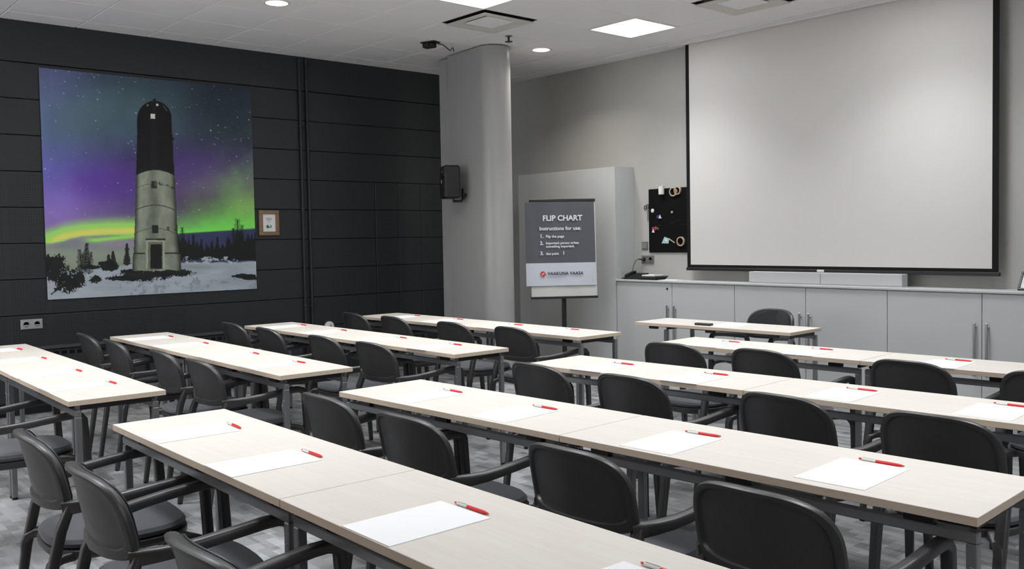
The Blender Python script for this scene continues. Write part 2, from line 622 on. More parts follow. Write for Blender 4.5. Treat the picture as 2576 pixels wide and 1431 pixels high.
# plain border of the ceiling along the screen wall
MB().box(XL, XR, YT1 + .004, 7.13, ZC - .004, ZC + .034, M_CEIL, .002).build('border_board', ceiling)
MB().box(XL, XR, 7.136, YB, ZC - .012, ZC + .034, M_CEIL, .002).build('border_board', ceiling)

# free-standing column with a rounded end, and the boxed pipe beside it
xc, yf, rc = -7.09, 5.70, 0.17
pl = [(-7.70, yf + .065)] + [(xc + rc * math.sin(t), yf + rc - rc * math.cos(t)) for t in [math.pi * k / 48 for k in range(49)]] + [(-7.70, yf + 2 * rc + .02)]
mb = MB()
n = len(pl)
vs = [(x, y, z) for z in (0.0, ZC - .012) for x, y in pl]
mb.faces(vs, [(j, (j + 1) % n, n + (j + 1) % n, n + j) for j in range(n)] + [tuple(range(n)), tuple(range(n, 2 * n))], M_COLUMN, True)
for f in mb.bm.faces:
    xs = [v.co.x for v in f.verts]
    if len(f.verts) > 4 or max(xs) - min(xs) > .3 or max(xs) < -7.69:
        f.smooth = False
column = mb.build('wall_column')
tag(column, 'grey round-ended concrete column in front of the tall cabinet', 'column', kind='structure')
bs = MB()
off = []
for x, y in pl:
    dx, dy = x - (xc if x > xc else x), y - (yf + rc)
    l = math.hypot(dx, dy) or 1
    off.append((x + dx / l * .012, y + dy / l * .012))
vs = [(x, y, z) for z in (0.0, 0.09) for x, y in off]
bs.faces(vs, [(j, (j + 1) % n, n + (j + 1) % n, n + j) for j in range(n)] + [tuple(range(n)), tuple(range(n, 2 * n))], M_COLUMN)
bs.build('skirting', column)
casing = MB().box(-7.925, -7.775, 5.81, 6.04, 0, ZC - .012, M_COLUMN, .012).box(-7.777, -7.701, 5.85, 6.03, 0, ZC - .013, M_DPAINT).build('wall_casing')
tag(casing, 'narrow grey boxed pipe casing left of the round-ended column', 'casing', kind='structure')


# ------------------------------------------------------------------ ceiling fittings
def light_panel(x, y, label):
    t = thing('ceiling_light', label, 'ceiling light', (x, y, ZC), 0, 'square ceiling light panels')
    fr = MB()
    for a, b, c, d in ((-.297, .297, -.297, -.272), (-.297, .297, .272, .297), (-.297, -.272, -.272, .272), (.272, .297, -.272, .272)):
        fr.box(a, b, c, d, -.004, .03, M_GRID, .002)
    fr.build('frame', t)
    MB().box(-.272, .272, -.272, .272, .006, .028, M_GLEAM).build('diffuser', t)
    la = bpy.data.lights.new('panel_light', 'AREA')
    la.shape = 'SQUARE'
    la.size = 0.54
    la.energy = PANEL_W
    la.color = (0.95, 0.975, 1.0)
    la.spread = R_(106)
    lo = bpy.data.objects.new('lamp', la)
    COL.objects.link(lo)
    lo.parent = t
    lo.location = (0, 0, 0.003)
    return t


plab = {(-5.67, 6.36): 'square white light panel in ceiling, nearest the projection screen',
        (-5.67, 4.56): 'square white light panel cut by top edge, above the air vent'}
nb = 0
for x, y in PANELS:
    nb += 1
    light_panel(x, y, plab.get((x, y), 'added light panel out of view, %s ceiling column, %s from the screen' % ({-5.67: 'left', -3.27: 'middle', -0.87: 'right'}[x], {6.36: 'first', 4.56: 'second', 2.76: 'third', .96: 'fourth', -.84: 'fifth'}[y])))


def air_vent(x, y, label):
    t = thing('air_vent', label, 'air vent', (x, y, ZC), 0, 'square ceiling air vents')
    mb = MB()
    mb.box(-.296, .296, -.296, -.29, .0, .034, M_BLACK).box(-.296, .296, .29, .296, .0, .034, M_BLACK)
    mb.box(-.296, -.29, -.29, .29, .0, .034, M_BLACK).box(.29, .296, -.29, .29, .0, .034, M_BLACK)
    mb.box(-.29, .29, -.29, .29, .026, .034, M_BLACK)
    mb.build('housing', t)
    rr = []
    for s, z in ((.275, -.014), (.277, -.020), (.270, -.023), (.215, -.023), (.152, .004), (.148, .010)):
        rr.append([(-s, -s, z), (s, -s, z), (s, s, z), (-s, s, z)])
    MB().rings(rr, M_VENT, False, False, False).build('face_plate', t)
    MB().box(-.150, .150, -.150, .150, -.012, -.002, M_CEIL, .003).build('centre_plate', t)
    mb = MB()
    for a in (-1, 1):
        for b in (-1, 1):
            mb.tube([(a * .13, b * .13, -.003), (a * .13, b * .13, .03)], .006, M_BLACK, 6)
    mb.build('hanger', t)
    return t


for (x, y), l in zip(VENTS, ('square ceiling air vent beside the grey column, dark gap round its plate',
                             'square ceiling air vent cut by top edge, above the projection screen',
                             'square ceiling air vent outside the picture')):
    if l.endswith('outside the picture'):
        continue
    air_vent(x, y, l)
MB().box(-2.367, -1.773, 4.863, 5.457, ZC, ZC + .02, M_CEIL, .004).build('ceiling_tile', ceiling)


def downlight(x, y, label):
    t = thing('downlight', label, 'downlight', (x, y, ZC), 0, 'round ceiling downlights')
    MB().lathe((0, 0, 0), (0, 0, 1), [(.085, .004), (.086, -.004), (.108, -.006), (.112, -.002), (.112, .006)], M_GRID, 32, cap0=False, cap1=False).build('trim_ring', t)
    MB().lathe((0, 0, 0), (0, 0, 1), [(.088, -.003), (.088, .01)], M_GLEAMD, 32).build('lens', t)
    la = bpy.data.lights.new('downlight_lamp', 'AREA')
    la.shape = 'DISK'
    la.size = 0.16
    la.energy = DOWN_W
    la.color = (1.0, 0.95, 0.88)
    la.spread = R_(130)
    lo = bpy.data.objects.new('lamp', la)
    COL.objects.link(lo)
    lo.parent = t
    lo.location = (0, 0, -0.0045)


downlight(-6.82, 3.43, 'round downlight in ceiling above the mural wall, at the top edge')
downlight(-6.89, 6.34, 'round downlight in ceiling beside the grey column')
downlight(-6.75, 0.52, 'round downlight outside the picture, nearest the camera')

sp = thing('sprinkler', 'small dark sprinkler head on ceiling at the column top', 'sprinkler', (-6.60, 5.66, ZC))
MB().lathe((0, 0, 0), (0, 0, -1), [(.034, 0), (.034, .006), (.02, .010)], M_CHROME, 16).build('rosette', sp)
MB().lathe((0, 0, 0), (0, 0, -1), [(.010, .008), (.010, .05), (.006, .052)], M_BLACK, 12).build('stem', sp)
MB().lathe((0, 0, 0), (0, 0, -1), [(.004, .05), (.036, .054), (.036, .058), (.004, .06)], M_BLACK, 16).build('deflector', sp)

cm = thing('ceiling_camera', 'small black camera on ceiling left of column, wire trailing from it', 'camera', (-7.27, 5.24, ZC), R_(20))
MB().box(-.085, .085, -.05, .05, -.012, 0, M_BLACK, .003).build('mount_plate', cm)
MB().box(-.07, .05, -.04, .04, -.055, -.012, M_BLACK, .008).build('body', cm)
MB().lathe((.0, -.04, -.034), (0, -1, 0), [(.018, 0), (.018, .02), (.013, .024)], M_BLACK, 14).build('lens', cm)
wire = [(.07, .02, -.02), (.11, .05, -.03), (.13, .09, -.055), (.13, .14, -.07), (.11, .19, -.06), (.09, .24, -.03), (.06, .30, -.012), (.02, .38, -.010), (-.02, .44, -.012)]
MB().tube(wire, .005, M_BLACK, 6).build('wire', cm)

# ------------------------------------------------------------------ mural print on the dark wall
MY0, MY1, MZ0, MZ1 = 2.151, 4.052, 0.968, 2.949


def to_px(P):
    d = P - np.array(CAM)
    z = d @ np.array(FZ)
    return CX + F * (d @ np.array(RX)) / z, CY - F * (d @ np.array(UY)) / z


def paint(X, Y):
    """colour of the printed photograph (tower under northern lights), sRGB 0-255"""
    rng = np.random.RandomState(5)
    sm = lambda e0, e1, v: np.clip((v - e0) / (e1 - e0), 0, 1) ** 2 * (3 - 2 * np.clip((v - e0) / (e1 - e0), 0, 1))
    H, Wd = X.shape

    def fbm(fx, fy, seed):
        r = np.random.RandomState(seed)
        out = np.zeros_like(X)
        for o in range(4):
            gx, gy = fx * 2 ** o, fy * 2 ** o
            g = r.rand(60 + 1, 60 + 1) if o == 0 else r.rand(400, 400)
            u = (X - 90) * gx
            v = (Y - 160) * gy
            iu, iv = np.floor(u).astype(int), np.floor(v).astype(int)
            fu, fv = u - iu, v - iv
            fu, fv = fu * fu * (3 - 2 * fu), fv * fv * (3 - 2 * fv)
            gg = lambda a, b: g[np.abs(b) % g.shape[0], np.abs(a) % g.shape[1]]
            val = (gg(iu, iv) * (1 - fu) + gg(iu + 1, iv) * fu) * (1 - fv) + (gg(iu, iv + 1) * (1 - fu) + gg(iu + 1, iv + 1) * fu) * fv
            out += (val - .5) / 2 ** o
        return out
    keysY = [170, 260, 330, 400, 450, 500, 560, 620, 660]
    left = np.array([(78, 84, 118), (84, 98, 128), (82, 98, 128), (82, 86, 140), (92, 88, 158), (112, 96, 168), (118, 100, 150), (112, 120, 116), (120, 130, 118)], float)
    mid = np.array([(48, 62, 74), (66, 86, 92), (64, 82, 98), (62, 56, 98), (76, 58, 118), (80, 66, 118), (92, 82, 110), (110, 112, 118), (104, 116, 104)], float)
    right = np.array([(36, 40, 54), (40, 50, 60), (46, 56, 66), (62, 54, 88), (84, 76, 96), (76, 68, 84), (78, 92, 80), (52, 56, 82), (48, 52, 70)], float)
    C = np.zeros((H, Wd, 3))
    tx = np.clip((X - 110) / 530, 0, 1)
    for k in range(3):
        l_ = np.interp(Y, keysY, left[:, k])
        m_ = np.interp(Y, keysY, mid[:, k])
        r_ = np.interp(Y, keysY, right[:, k])
        C[..., k] = np.where(tx < .42, l_ + (m_ - l_) * sm(0, .42, tx), m_ + (r_ - m_) * sm(.42, .85, tx))
    nz = fbm(.012, .012, 3)
    C *= (1 + .16 * nz)[..., None]
    # purple cloud patches
    for (px, py, rx, ry, col, am) in ((250, 460, 90, 45, (78, 48, 130), .7), (480, 430, 70, 45, (70, 52, 108), .7), (150, 520, 60, 60, (120, 100, 172), .5),
                                     (560, 470, 80, 40, (92, 88, 98), .5), (500, 520, 90, 35, (72, 62, 72), .6), (210, 300, 80, 60, (78, 100, 104), .5)):
        g = np.exp(-(((X - px) / rx) ** 2 + ((Y - py) / ry) ** 2)) * am
        C += (np.array(col) - C) * g[..., None]

    def blend(col, a):
        nonlocal C
        C += (np.array(col, float) - C) * np.clip(a, 0, 1)[..., None]
    n2 = fbm(.03, .03, 9)
    # left aurora: a bright arc
    yc = np.interp(X, [100, 113, 159, 205, 274, 345], [603, 600, 583, 575, 570, 569])
    lo = np.interp(X, [100, 113, 159, 178, 205, 274, 345], [614, 612, 606, 598, 592, 590, 591])
    band = sm(-34, 4, Y - yc) * (1 - sm(-5, 5, Y - lo))
    lm = (X < 360)
    blend((138, 212, 84), band * lm * .95)
    core = np.exp(-((Y - (yc + 11)) / 8) ** 2) * sm(105, 150, X)
    blend((206, 224, 96), core * lm * .85)
    lo2 = np.interp(X, [190, 240, 345], [608, 609, 598])
    band2 = np.exp(-((Y - (lo2 - 5)) / 6) ** 2) * sm(195, 240, X)
    blend((132, 205, 84), band2 * lm * .9)
    blend((150, 128, 150), np.exp(-((Y - 612) / 9) ** 2) * lm * sm(215, 300, X) * .35)
    # right aurora: fan rising to the right
    edge = np.interp(X, [440, 540, 640], [590, 582, 573])
    up = np.interp(X, [440, 540, 640], [32, 62, 105]) * (1 + .5 * n2)
    rm = (X > 420)
    fan = (1 - sm(-2, 5, Y - edge)) * np.exp(-np.clip((edge - Y) / up, 0, 9) ** 1.3)
    blend((104, 196, 78), fan * rm * .95)
    blend((132, 160, 88), np.exp(-(((X - 618) / 40) ** 2 + ((Y - 515) / 34) ** 2)) * .55)
    # dark strip of sky above the woods
    blend((44, 50, 78), sm(586, 590, Y + (X - 440) * .06) * rm * (X > 430) * .9)
    # pale horizon, left
    blend((122, 132, 116), sm(618, 640, Y) * (1 - sm(645, 690, Y)) * (X < 345) * .7)
    # stars
    for _ in range(420):
        sx, sy = rng.uniform(98, 642), 172 + 380 * rng.rand() ** 1.3
        b = rng.rand() ** 3
        r = .75 + .8 * b
        m = ((X - sx) ** 2 + (Y - sy) ** 2) < (r * 3) ** 2
        if m.any():
            a = np.exp(-((X[m] - sx) ** 2 + (Y[m] - sy) ** 2) / r ** 2) * (.25 + .6 * b)
            C[m] += (np.array((205, 205, 215)) - C[m]) * a[:, None]
    # snow
    hor = np.interp(X, [100, 140, 200, 260, 340, 450, 520, 640], [700, 690, 676, 672, 662, 660, 662, 656]) + 5 * n2
    snow = sm(-2, 3, Y - hor)
    sc = np.array((134, 142, 150))
    C += (sc * (1 + .10 * fbm(.02, .08, 21))[..., None] - C) * snow[..., None]
    tr = fbm(.10, .10, 31)
    blend((112, 118, 126), np.where((Y > 690) & (X > 300), np.clip((tr - .18) * 5, 0, .8), 0))
    dark = (24, 26, 25)
    # woods on the right
    def spikes(x, base, amp, seed):
        r = np.random.RandomState(seed)
        out = np.full_like(x, base)
        for _ in range(70):
            cx_, h_, w_ = r.uniform(100, 650), amp * (.35 + .65 * r.rand()), r.uniform(2.5, 6)
            out = np.minimum(out, base - h_ * np.clip(1 - np.abs(x - cx_) / w_, 0, 1))
        return out
    top = spikes(X, 622, 30, 4) + np.interp(X, [440, 470, 520, 560, 600, 640], [-18, -6, 6, 2, -14, -12]) + 9 * fbm(.22, .02, 12)
    woods = (Y > top) & (Y < 655 + 6 * n2) & (X > 440)
    blend(dark, woods * .95)
    blend((150, 158, 160), np.where((Y > 645) & (Y < 664) & (X > 460), np.clip((fbm(.09, .14, 44) - .12) * 8, 0, .9), 0))

    def conifer(cx_, ytop, ybot, hw, dens, seed, lean=0.0):
        r = np.random.RandomState(seed)
        blend(dark, ((np.abs(X - cx_ - lean * (ybot - Y)) < 1.1) & (Y > ytop) & (Y < ybot)) * .95)
        m = max(6, int((ybot - ytop) / 3))
        for k in range(m):
            yy = ytop + (ybot - ytop) * (k + .5) / m
            ww = hw * (.25 + .75 * (k / m)) * (.7 + .5 * r.rand())
            for s in (-1, 1):
                dx = (X - cx_ - lean * (ybot - Y)) * s
                ln = np.abs(Y - (yy - dx * .55)) < 1.2 * dens
                blend(dark, (ln & (dx > 0) & (dx < ww)) * .85)
    conifer(212, 612, 680, 16, 1.1, 1, .08)
    conifer(283, 632, 672, 11, 1.5, 2)
    conifer(318, 613, 668, 10, 1.6, 3)
    conifer(272, 640, 674, 9, 1.4, 8)
    conifer(457, 572, 655, 15, .6, 5)
    conifer(596, 552, 650, 22, .55, 6)
    conifer(604, 566, 650, 18, .5, 16, .04)
    conifer(588, 574, 650, 16, .5, 17, -.05)
    conifer(205, 628, 690, 15, .8, 18, -.1)
    conifer(222, 634, 690, 12, .8, 19, .12)
    conifer(485, 590, 650, 8, 1.6, 20)
    conifer(505, 602, 650, 8, 1.6, 21)
    conifer(545, 596, 650, 8, 1.4, 22)
    conifer(600, 585, 655, 26, 1.5, 7)

    def blob(cx_, cy_, rx, ry, rag=.45, seed=0, col=dark):
        q = ((X - cx_) / rx) ** 2 + ((Y - cy_) / ry) ** 2
        blend(col, (q + rag * 1.6 * fbm(.10, .10, 50 + seed) + rag * 1.8 * fbm(.35, .35, 80 + seed) < 1) * .96)
    blob(138, 676, 30, 32, .55, 1)
    blob(118, 660, 12, 20, .4, 2)
    blob(272, 668, 26, 13, .35, 3)
    blob(230, 672, 22, 5, .6, 4)
    blob(170, 712, 34, 22, .75, 5)
    blob(188, 700, 24, 20, .8, 6)
    blob(238, 702, 14, 8, .8, 7)
    blob(312, 700, 45, 6, .5, 8)
    blob(360, 692, 65, 15, .5, 9)
    blob(440, 686, 45, 9, .5, 10)
    blob(330, 682, 26, 5, .5, 11)
    blob(612, 694, 30, 5.5, .3, 12)
    blob(632, 700, 22, 5, .3, 13)
    blend((98, 108, 104), np.exp(-(((X - 490) / 55) ** 2 + ((Y - 672) / 7) ** 2)) * .6)
    for (ax_, ay_, bx_, by_) in ((150, 712, 168, 738), (128, 740, 158, 716), (160, 706, 150, 690), (186, 716, 172, 738), (140, 700, 175, 728)):
        dx, dy = bx_ - ax_, by_ - ay_
        L2 = dx * dx + dy * dy
        t = np.clip(((X - ax_) * dx + (Y - ay_) * dy) / L2, 0, 1)
        blend(dark, (np.hypot(X - ax_ - t * dx, Y - ay_ - t * dy) < 1.6) * .9)
    # the tower
    lx = np.interp(Y, [430, 560, 636, 640, 684], [341, 338, 335, 333, 331])
    rx = np.interp(Y, [430, 560, 636, 640, 684], [437, 444, 448, 453, 455])
    yb = 428 + 14 * ((X - 389) / 48) ** 2
    body = (X > lx) & (X < rx) & (Y > yb) & (Y < 680 + 4 * n2)
    f = np.clip((X - lx) / (rx - lx), 0, 1)
    shade = 1.0 - .55 * np.exp(-((f - 0) / .07) ** 2) - .5 * np.exp(-((f - 1) / .07) ** 2) - .18 * np.exp(-((f - .42) / .12) ** 2) - .08 * f
    tc_ = np.array((116, 123, 109), float) * (shade * (1 + .22 * fbm(.05, .03, 61)))[..., None]
    C = np.where(body[..., None], tc_, C)
    arch = 13 * ((X - 389) / 50) ** 2
    for yy, am, th in ((516, .65, 1.4), (462, .35, 1.1), (574, .4, 1.1), (636, .0, 1.5)):
        blend((38, 42, 36), body * (np.abs(Y - yy - arch) < th) * am)
    blend((34, 36, 32), body * ((np.abs(Y - 637) < 1.8) & ((X < 363) | (X > 413))) * .9)
    n3 = fbm(.16, .16, 71)
    blend((40, 44, 36), body * (((np.abs(Y - 460 - .35 * (X - 396)) < 4) & (X > 398)) * np.clip(n3 * 5, 0, .8)))
    blend((40, 44, 36), body * (((np.abs(Y - 575) < 5) & (X > 410)) * np.clip(n3 * 6, 0, .8)))
    rect = lambda x0, x1, y0, y1: (X > x0) & (X < x1) & (Y > y0) & (Y < y1)
    blend((34, 34, 36), rect(379, 393, 456, 474) * .95)
    blend((84, 84, 84), rect(387, 392, 458, 468) * .7)
    blend((30, 32, 32), rect(381, 397, 566, 587) * .95)
    blend((150, 156, 138), rect(366, 413, 604, 675) * .55)
    blend((30, 32, 28), rect(364, 415, 600, 604) * .9)
    blend((70, 74, 64), rect(371, 408, 608, 676) * .7)
    blend((22, 23, 22), rect(377, 406, 614, 676) * .95)
    # dark upper half and lantern top
    l2 = np.interp(Y, [250, 300, 320, 440], [346, 343, 344, 341])
    r2 = np.interp(Y, [250, 300, 320, 440], [428, 430, 431, 437])
    capm = (Y <= 300) & (((X - 387) / 43.5) ** 2 + ((Y - 300) / 46.) ** 2 < 1)
    black = ((X > l2) & (X < r2) & (Y > 300) & (Y < yb)) | capm | rect(383, 391, 249, 262) | rect(431, 436, 347, 352)
    bc = np.array((22, 22, 24), float) * (1 + .25 * np.exp(-((X - 386) / 8) ** 2))[..., None]
    C = np.where(black[..., None], bc, C)
    blend((250, 205, 178), rect(377, 389, 287, 299) * 1.0)
    blend((240, 214, 190), (np.hypot(X - 394, Y - 264) < 3.2) * .95)
    blend((150, 100, 80), (np.hypot(X - 370, Y - 265) < 2.6) * .9)
    blend((80, 84, 98), (np.abs((X - 413) - (Y - 272) * .8) < 1.2) * ((Y > 266) & (Y < 280)) * .9)
    return np.clip(C, 0, 255)


NU, NV = 430, 450
yy = np.linspace(MY0, MY1, NU)
zz = np.linspace(MZ1, MZ0, NV)
YY, ZZ = np.meshgrid(yy, zz)
P = np.stack([np.full_like(YY, XL), YY, ZZ], -1)
PXX, PYY = to_px(P.reshape(-1, 3))
MURAL_GAIN = 1.85
rgb = paint(PXX.reshape(NV, NU), PYY.reshape(NV, NU)) / 255.0
rgb = np.where(rgb <= .04045, rgb / 12.92, ((rgb + .055) / 1.055) ** 2.4) * MURAL_GAIN
rgb = np.clip(rgb, 0, .9)
me = bpy.data.meshes.new('mural_print')
nf = (NU - 1) * (NV - 1)
me.vertices.add(NU * NV)
co = P.reshape(-1, 3).copy()
co[:, 0] = 0.0
me.vertices.foreach_set('co', (co - np.array([0, MY0, MZ0])).astype(np.float32).ravel())
ii, jj = np.meshgrid(np.arange(NV - 1), np.arange(NU - 1), indexing='ij')
q = np.stack([ii * NU + jj, (ii + 1) * NU + jj, (ii + 1) * NU + jj + 1, ii * NU + jj + 1], -1).reshape(-1, 4)
me.loops.add(nf * 4)
me.loops.foreach_set('vertex_index', q.astype(np.int32).ravel())
me.polygons.add(nf)
me.polygons.foreach_set('loop_start', np.arange(0, nf * 4, 4, dtype=np.int32))
me.update(calc_edges=True)
at = me.color_attributes.new('print', 'FLOAT_COLOR', 'POINT')
at.data.foreach_set('color', np.concatenate([rgb.reshape(-1, 3), np.ones((NU * NV, 1))], 1).astype(np.float32).ravel())
mm = bpy.data.materials.new('mural_print')
mm.use_nodes = True
nd = mm.node_tree.nodes.new('ShaderNodeVertexColor')
nd.layer_name = 'print'
mm.node_tree.links.new(nd.outputs['Color'], mm.node_tree.nodes['Principled BSDF'].inputs['Base Color'])
mm.node_tree.nodes['Principled BSDF'].inputs['Roughness'].default_value = .6
mm.node_tree.nodes['Principled BSDF'].inputs['Specular IOR Level'].default_value = .25
me.materials.append(mm)
mural = thing('wall_mural', 'large photo mural of a tower in snow under green northern lights', 'mural', (XL, MY0, MZ0))
obj('print', me, mural, (0.0145, 0, 0))
MB().box(0.0012, .0135, 0.0005, MY1 - MY0 - .0005, .0005, MZ1 - MZ0 - .0005, M_TXTK).build('backing_board', mural)

# ------------------------------------------------------------------ things on the dark wall
pf = thing('picture_frame', 'small wooden picture frame on dark wall right of the mural', 'picture frame', (XL, 4.205, 1.624))
W2, H2, tk = .106, .126, .038
for nm, a in (('frame_rail', (-W2, W2, H2 - tk, H2)), ('frame_rail', (-W2, W2, -H2, -H2 + tk))):
    MB().box(.0, .022, a[0], a[1], a[2], a[3], M_OAK, .003).build(nm, pf)
for s in (-1, 1):
    y0, y1 = sorted((s * W2, s * (W2 - tk)))
    MB().box(.0, .022, y0, y1, -H2 + tk, H2 - tk, M_OAK, .003).build('frame_rail', pf)
MB().box(.002, .009, -W2 + tk, W2 - tk, -H2 + tk, H2 - tk, M_PAPER).build('card', pf)
mb = MB()
for k, (z, hw) in enumerate(((.046, .034), (.036, .030), (.026, .022), (.008, .012))):
    mb.box(.0092, .0096, -hw, hw, z - .0025, z + .0025, M_TXTG)
mb.build('printed_lines', pf)
mb = MB()
mb.lathe((.0094, -.014, -.038), (1, 0, 0), [(.017, 0), (.017, .0004)], M_GREEN, 16)
mb.lathe((.0096, .012, -.036), (1, 0, 0), [(.016, 0), (.016, .0004)], mat('teal_print', (.12, .30, .26), .6), 16)
mb.lathe((.0099, .004, -.030), (1, 0, 0), [(.009, 0), (.009, .0004)], M_PAPER, 12)
mb.build('printed_emblem', pf)


def socket(name, label, loc, rz, n, cat='socket', M_SILVER=M_SILVER):
    t = thing(name, label, cat, loc, rz)
    w_ = .042 * n
    MB().box(-w_, w_, -.011, 0, -.042, .042, M_SILVER, .003).build('cover_plate', t)
    for k in range(n):
        x = -w_ + .042 + .083 * k * (.84 / .83)
        mb = MB()
        mb.lathe((x, -.0115, 0), (0, -1, 0), [(.0295, -.004), (.0295, .002), (.025, .0025), (.0225, -.002), (.021, -.006)], M_SILVER, 24, cap0=False)
        mb.lathe((x, -.0105, 0), (0, -1, 0), [(.021, -.004), (.021, .0005)], M_BLACK, 20)
        so = mb.build('socket_insert', t)
        MB().box(x - .018, x + .018, -.0135, -.0108, -.016, -.004, M_SILVER, .001).build('contact_bridge', so)
    return t


socket('wall_socket', 'double silver wall socket on dark wall below the mural', (XL + .001, 2.021, .768), R_(90), 2)

for y, l in ((4.578, 'dark vertical conduit pipe on charcoal wall, the one nearer the mural'), (4.655, 'dark vertical conduit pipe on charcoal wall, the one nearer the column')):
    t = thing('conduit_pipe', l, 'pipe', (XL, y, 0), 0, 'pair of wall conduits')
    MB().lathe((.024, 0, .0), (0, 0, 1), [(.015, 0), (.015, ZC - .01)], M_DPAINT, 14).build('pipe', t)
    for z in (.75, 1.75, 2.6, 3.26):
        MB().lathe((.024, 0, z), (0, 0, 1), [(.016, 0), (.021, .002), (.021, .028), (.016, .03)], M_DPAINT, 14).box(.0, .02, -.012, .012, z + .004, z + .026, M_DPAINT).build('clip', t)

rd = thing('radiator', 'low dark wall radiator with slotted top under the mural', 'radiator', (XL, 2.97, 0))
MB().box(.02, .11, -1.55, 1.55, .12, .552, M_DPAINT, .006).build('casing', rd)
for k in range(48):
    y = -1.5 + k * .0625
    MB().box(.111, .114, y, y + .04, .50, .53, M_BACK).build('slot', rd) if k == 0 else None
slot_me = bpy.data.meshes[-1]
slot_src = [o for o in rd.children if o.name.startswith('slot')][0]
for k in range(1, 48):
    o = slot_src.copy()
    COL.objects.link(o)
    o.location = (0, k * .0625, 0)
MB().box(.015, .125, -1.56, 1.56, .552, .576, mat('radiator_top', (.05, .054, .058), .45), .004).build('top_grille', rd)
for s in (-1.3, 1.3):
    MB().box(.005, .03, s - .03, s + .03, .2, .5, M_DPAINT).box(.04, .09, s - .02, s + .02, 0, .12, M_DPAINT).build('foot', rd)
vl = thing('valve_head', 'round white radiator valve knob peeking over desks by dark wall', 'valve', (XL + .07, 4.80, .545))
MB().lathe((0, 0, 0), (1, 0, 0), [(.016, -.03), (.020, -.028), (.024, 0), (.040, .006), (.046, .02), (.046, .05), (.040, .062), (.015, .066)], M_PENW, 24).build('knob', vl)
MB().lathe((0, 0, 0), (1, 0, 0), [(.012, .060), (.012, .0675)], M_TXTG, 12).build('cap_mark', vl)
MB().tube([(-.02, -.0, 0), (.0, -.05, -.02), (.0, -.13, -.03), (.0, -.262, -.03)], .011, M_CHROME, 8).build('pipe', vl)

# ------------------------------------------------------------------ loudspeaker on the column casing
spk = thing('loudspeaker', 'small black wall loudspeaker fixed to the grey column', 'loudspeaker', (-7.43, 5.57, 2.0), R_(-24))
MB().box(-.115, .115, -.085, .075, -.165, .165, M_BLACK, .018).build('cabinet', spk)
gr = MB().box(-.10, .10, -.092, -.084, -.152, .038, mat('speaker_grille', (.009, .009, .01), .7, bump=(600, .8)), .003).build('grille', spk)
MB().box(-.022, .006, -.0945, -.0915, -.012, .022, M_LED, .001).build('badge', gr)
MB().box(-.095, .095, -.090, -.084, .052, .148, mat('speaker_horn', (.018, .018, .019), .5), .006).build('horn', spk)
MB().lathe((.01, -.091, .10), (0, -1, 0), [(.034, -.002), (.032, .002), (.012, -.001), (.009, .005), (.002, .006)], M_BLACK, 20).build('tweeter', spk)
MB().tube([(.02, .02, -.16), (.02, .02, -.19), (.02, .10, -.19), (-.02, .16, -.12)], .014, M_BLACK, 8).build('bracket', spk)
MB().box(-.05, .03, .118, .1305, -.16, -.06, M_BLACK, .003).build('wall_plate', spk)

# ------------------------------------------------------------------ cabinets along the screen wall
YC = 7.074
DX = [-6.578 + .745 * i for i in range(11)]
HTOP = .958


def pull(parent, x, z0, z1, s=1):
    mb = MB()
    mb.box(x - .009, x + .009, -.034, -.022, z0, z1, M_CHROME, .003)
    mb.box(x - .006, x + .006, -.024, 0, z0 + .03, z0 + .042, M_CHROME)
    mb.box(x - .006, x + .006, -.024, 0, z1 - .042, z1 - .03, M_CHROME)
    return mb.build('handle', parent)


def low_cabinet(i, x0, x1, handle, label, lock=False):
    t = thing('base_cabinet', label, 'cabinet', (x0, YC, 0), 0, 'row of low grey cabinets under the screen')
    wd = x1 - x0
    MB().box(.001, wd - .001, .02, YB - YC - .002, .06, HTOP - .001, M_CAB).box(.001, wd - .001, .05, YB - YC - .002, 0, .06, M_DPAINT).build('body', t)
    d = MB().box(.0025, wd - .0025, 0, .0195, .065, HTOP - .004, M_CAB, .0015).build('door', t)
    hx = .045 if handle == 'l' else wd - .045
    pull(d, hx, .33, .735)
    if lock:
        MB().lathe((wd - .06, 0, .899), (0, -1, 0), [(.011, -.001), (.011, .004), (.009, .005)], M_BLACK, 14).build('lock', d)
    return t


clab = ['low grey cabinet with black lock beside the tall cabinet', 'second low grey cabinet from the tall cabinet, behind teacher desk',
        'third low grey cabinet from the tall cabinet, behind teacher chair', 'fourth low grey cabinet from the tall cabinet, right of teacher chair',
        'fifth low grey cabinet from the tall cabinet, long handle at its right', 'low grey cabinet at the right edge, handle at its left']
for i in range(9):
    low_cabinet(i, DX[i], DX[i + 1], 'r' if i in (0, 2, 4, 6, 8) else 'l', clab[i] if i < 6 else '%s low grey cabinet of its row, right of the picture' % ('seventh', 'eighth', 'ninth')[i - 6], i == 0)
ct = MB().box(DX[0] - .002, DX[9], YC - .015, YB - .001, HTOP + .001, .978, M_COUNT, .003).build('counter_top')
tag(ct, 'long pale grey counter top running below the projection screen', 'counter')

tc2 = thing('tall_cabinet', 'tall grey two-door cabinet behind the flip chart', 'cabinet', (-8.126, YC, 0))
wd = 8.126 - 6.585
MB().box(0, wd, .02, YB - YC - .002, .06, 2.16, M_CAB).box(0.0, wd, .05, YB - YC - .002, 0, .06, M_DPAINT).build('body', tc2)
for k in (0, 1):
    x0, x1 = k * wd / 2 + .001, (k + 1) * wd / 2 - .001
    d = MB().box(x0, x1, 0, .0195, .065, 2.158, M_CAB, .0015).build('door', tc2)
    pull(d, x1 - .05 if k == 0 else x0 + .05, .9, 1.3)

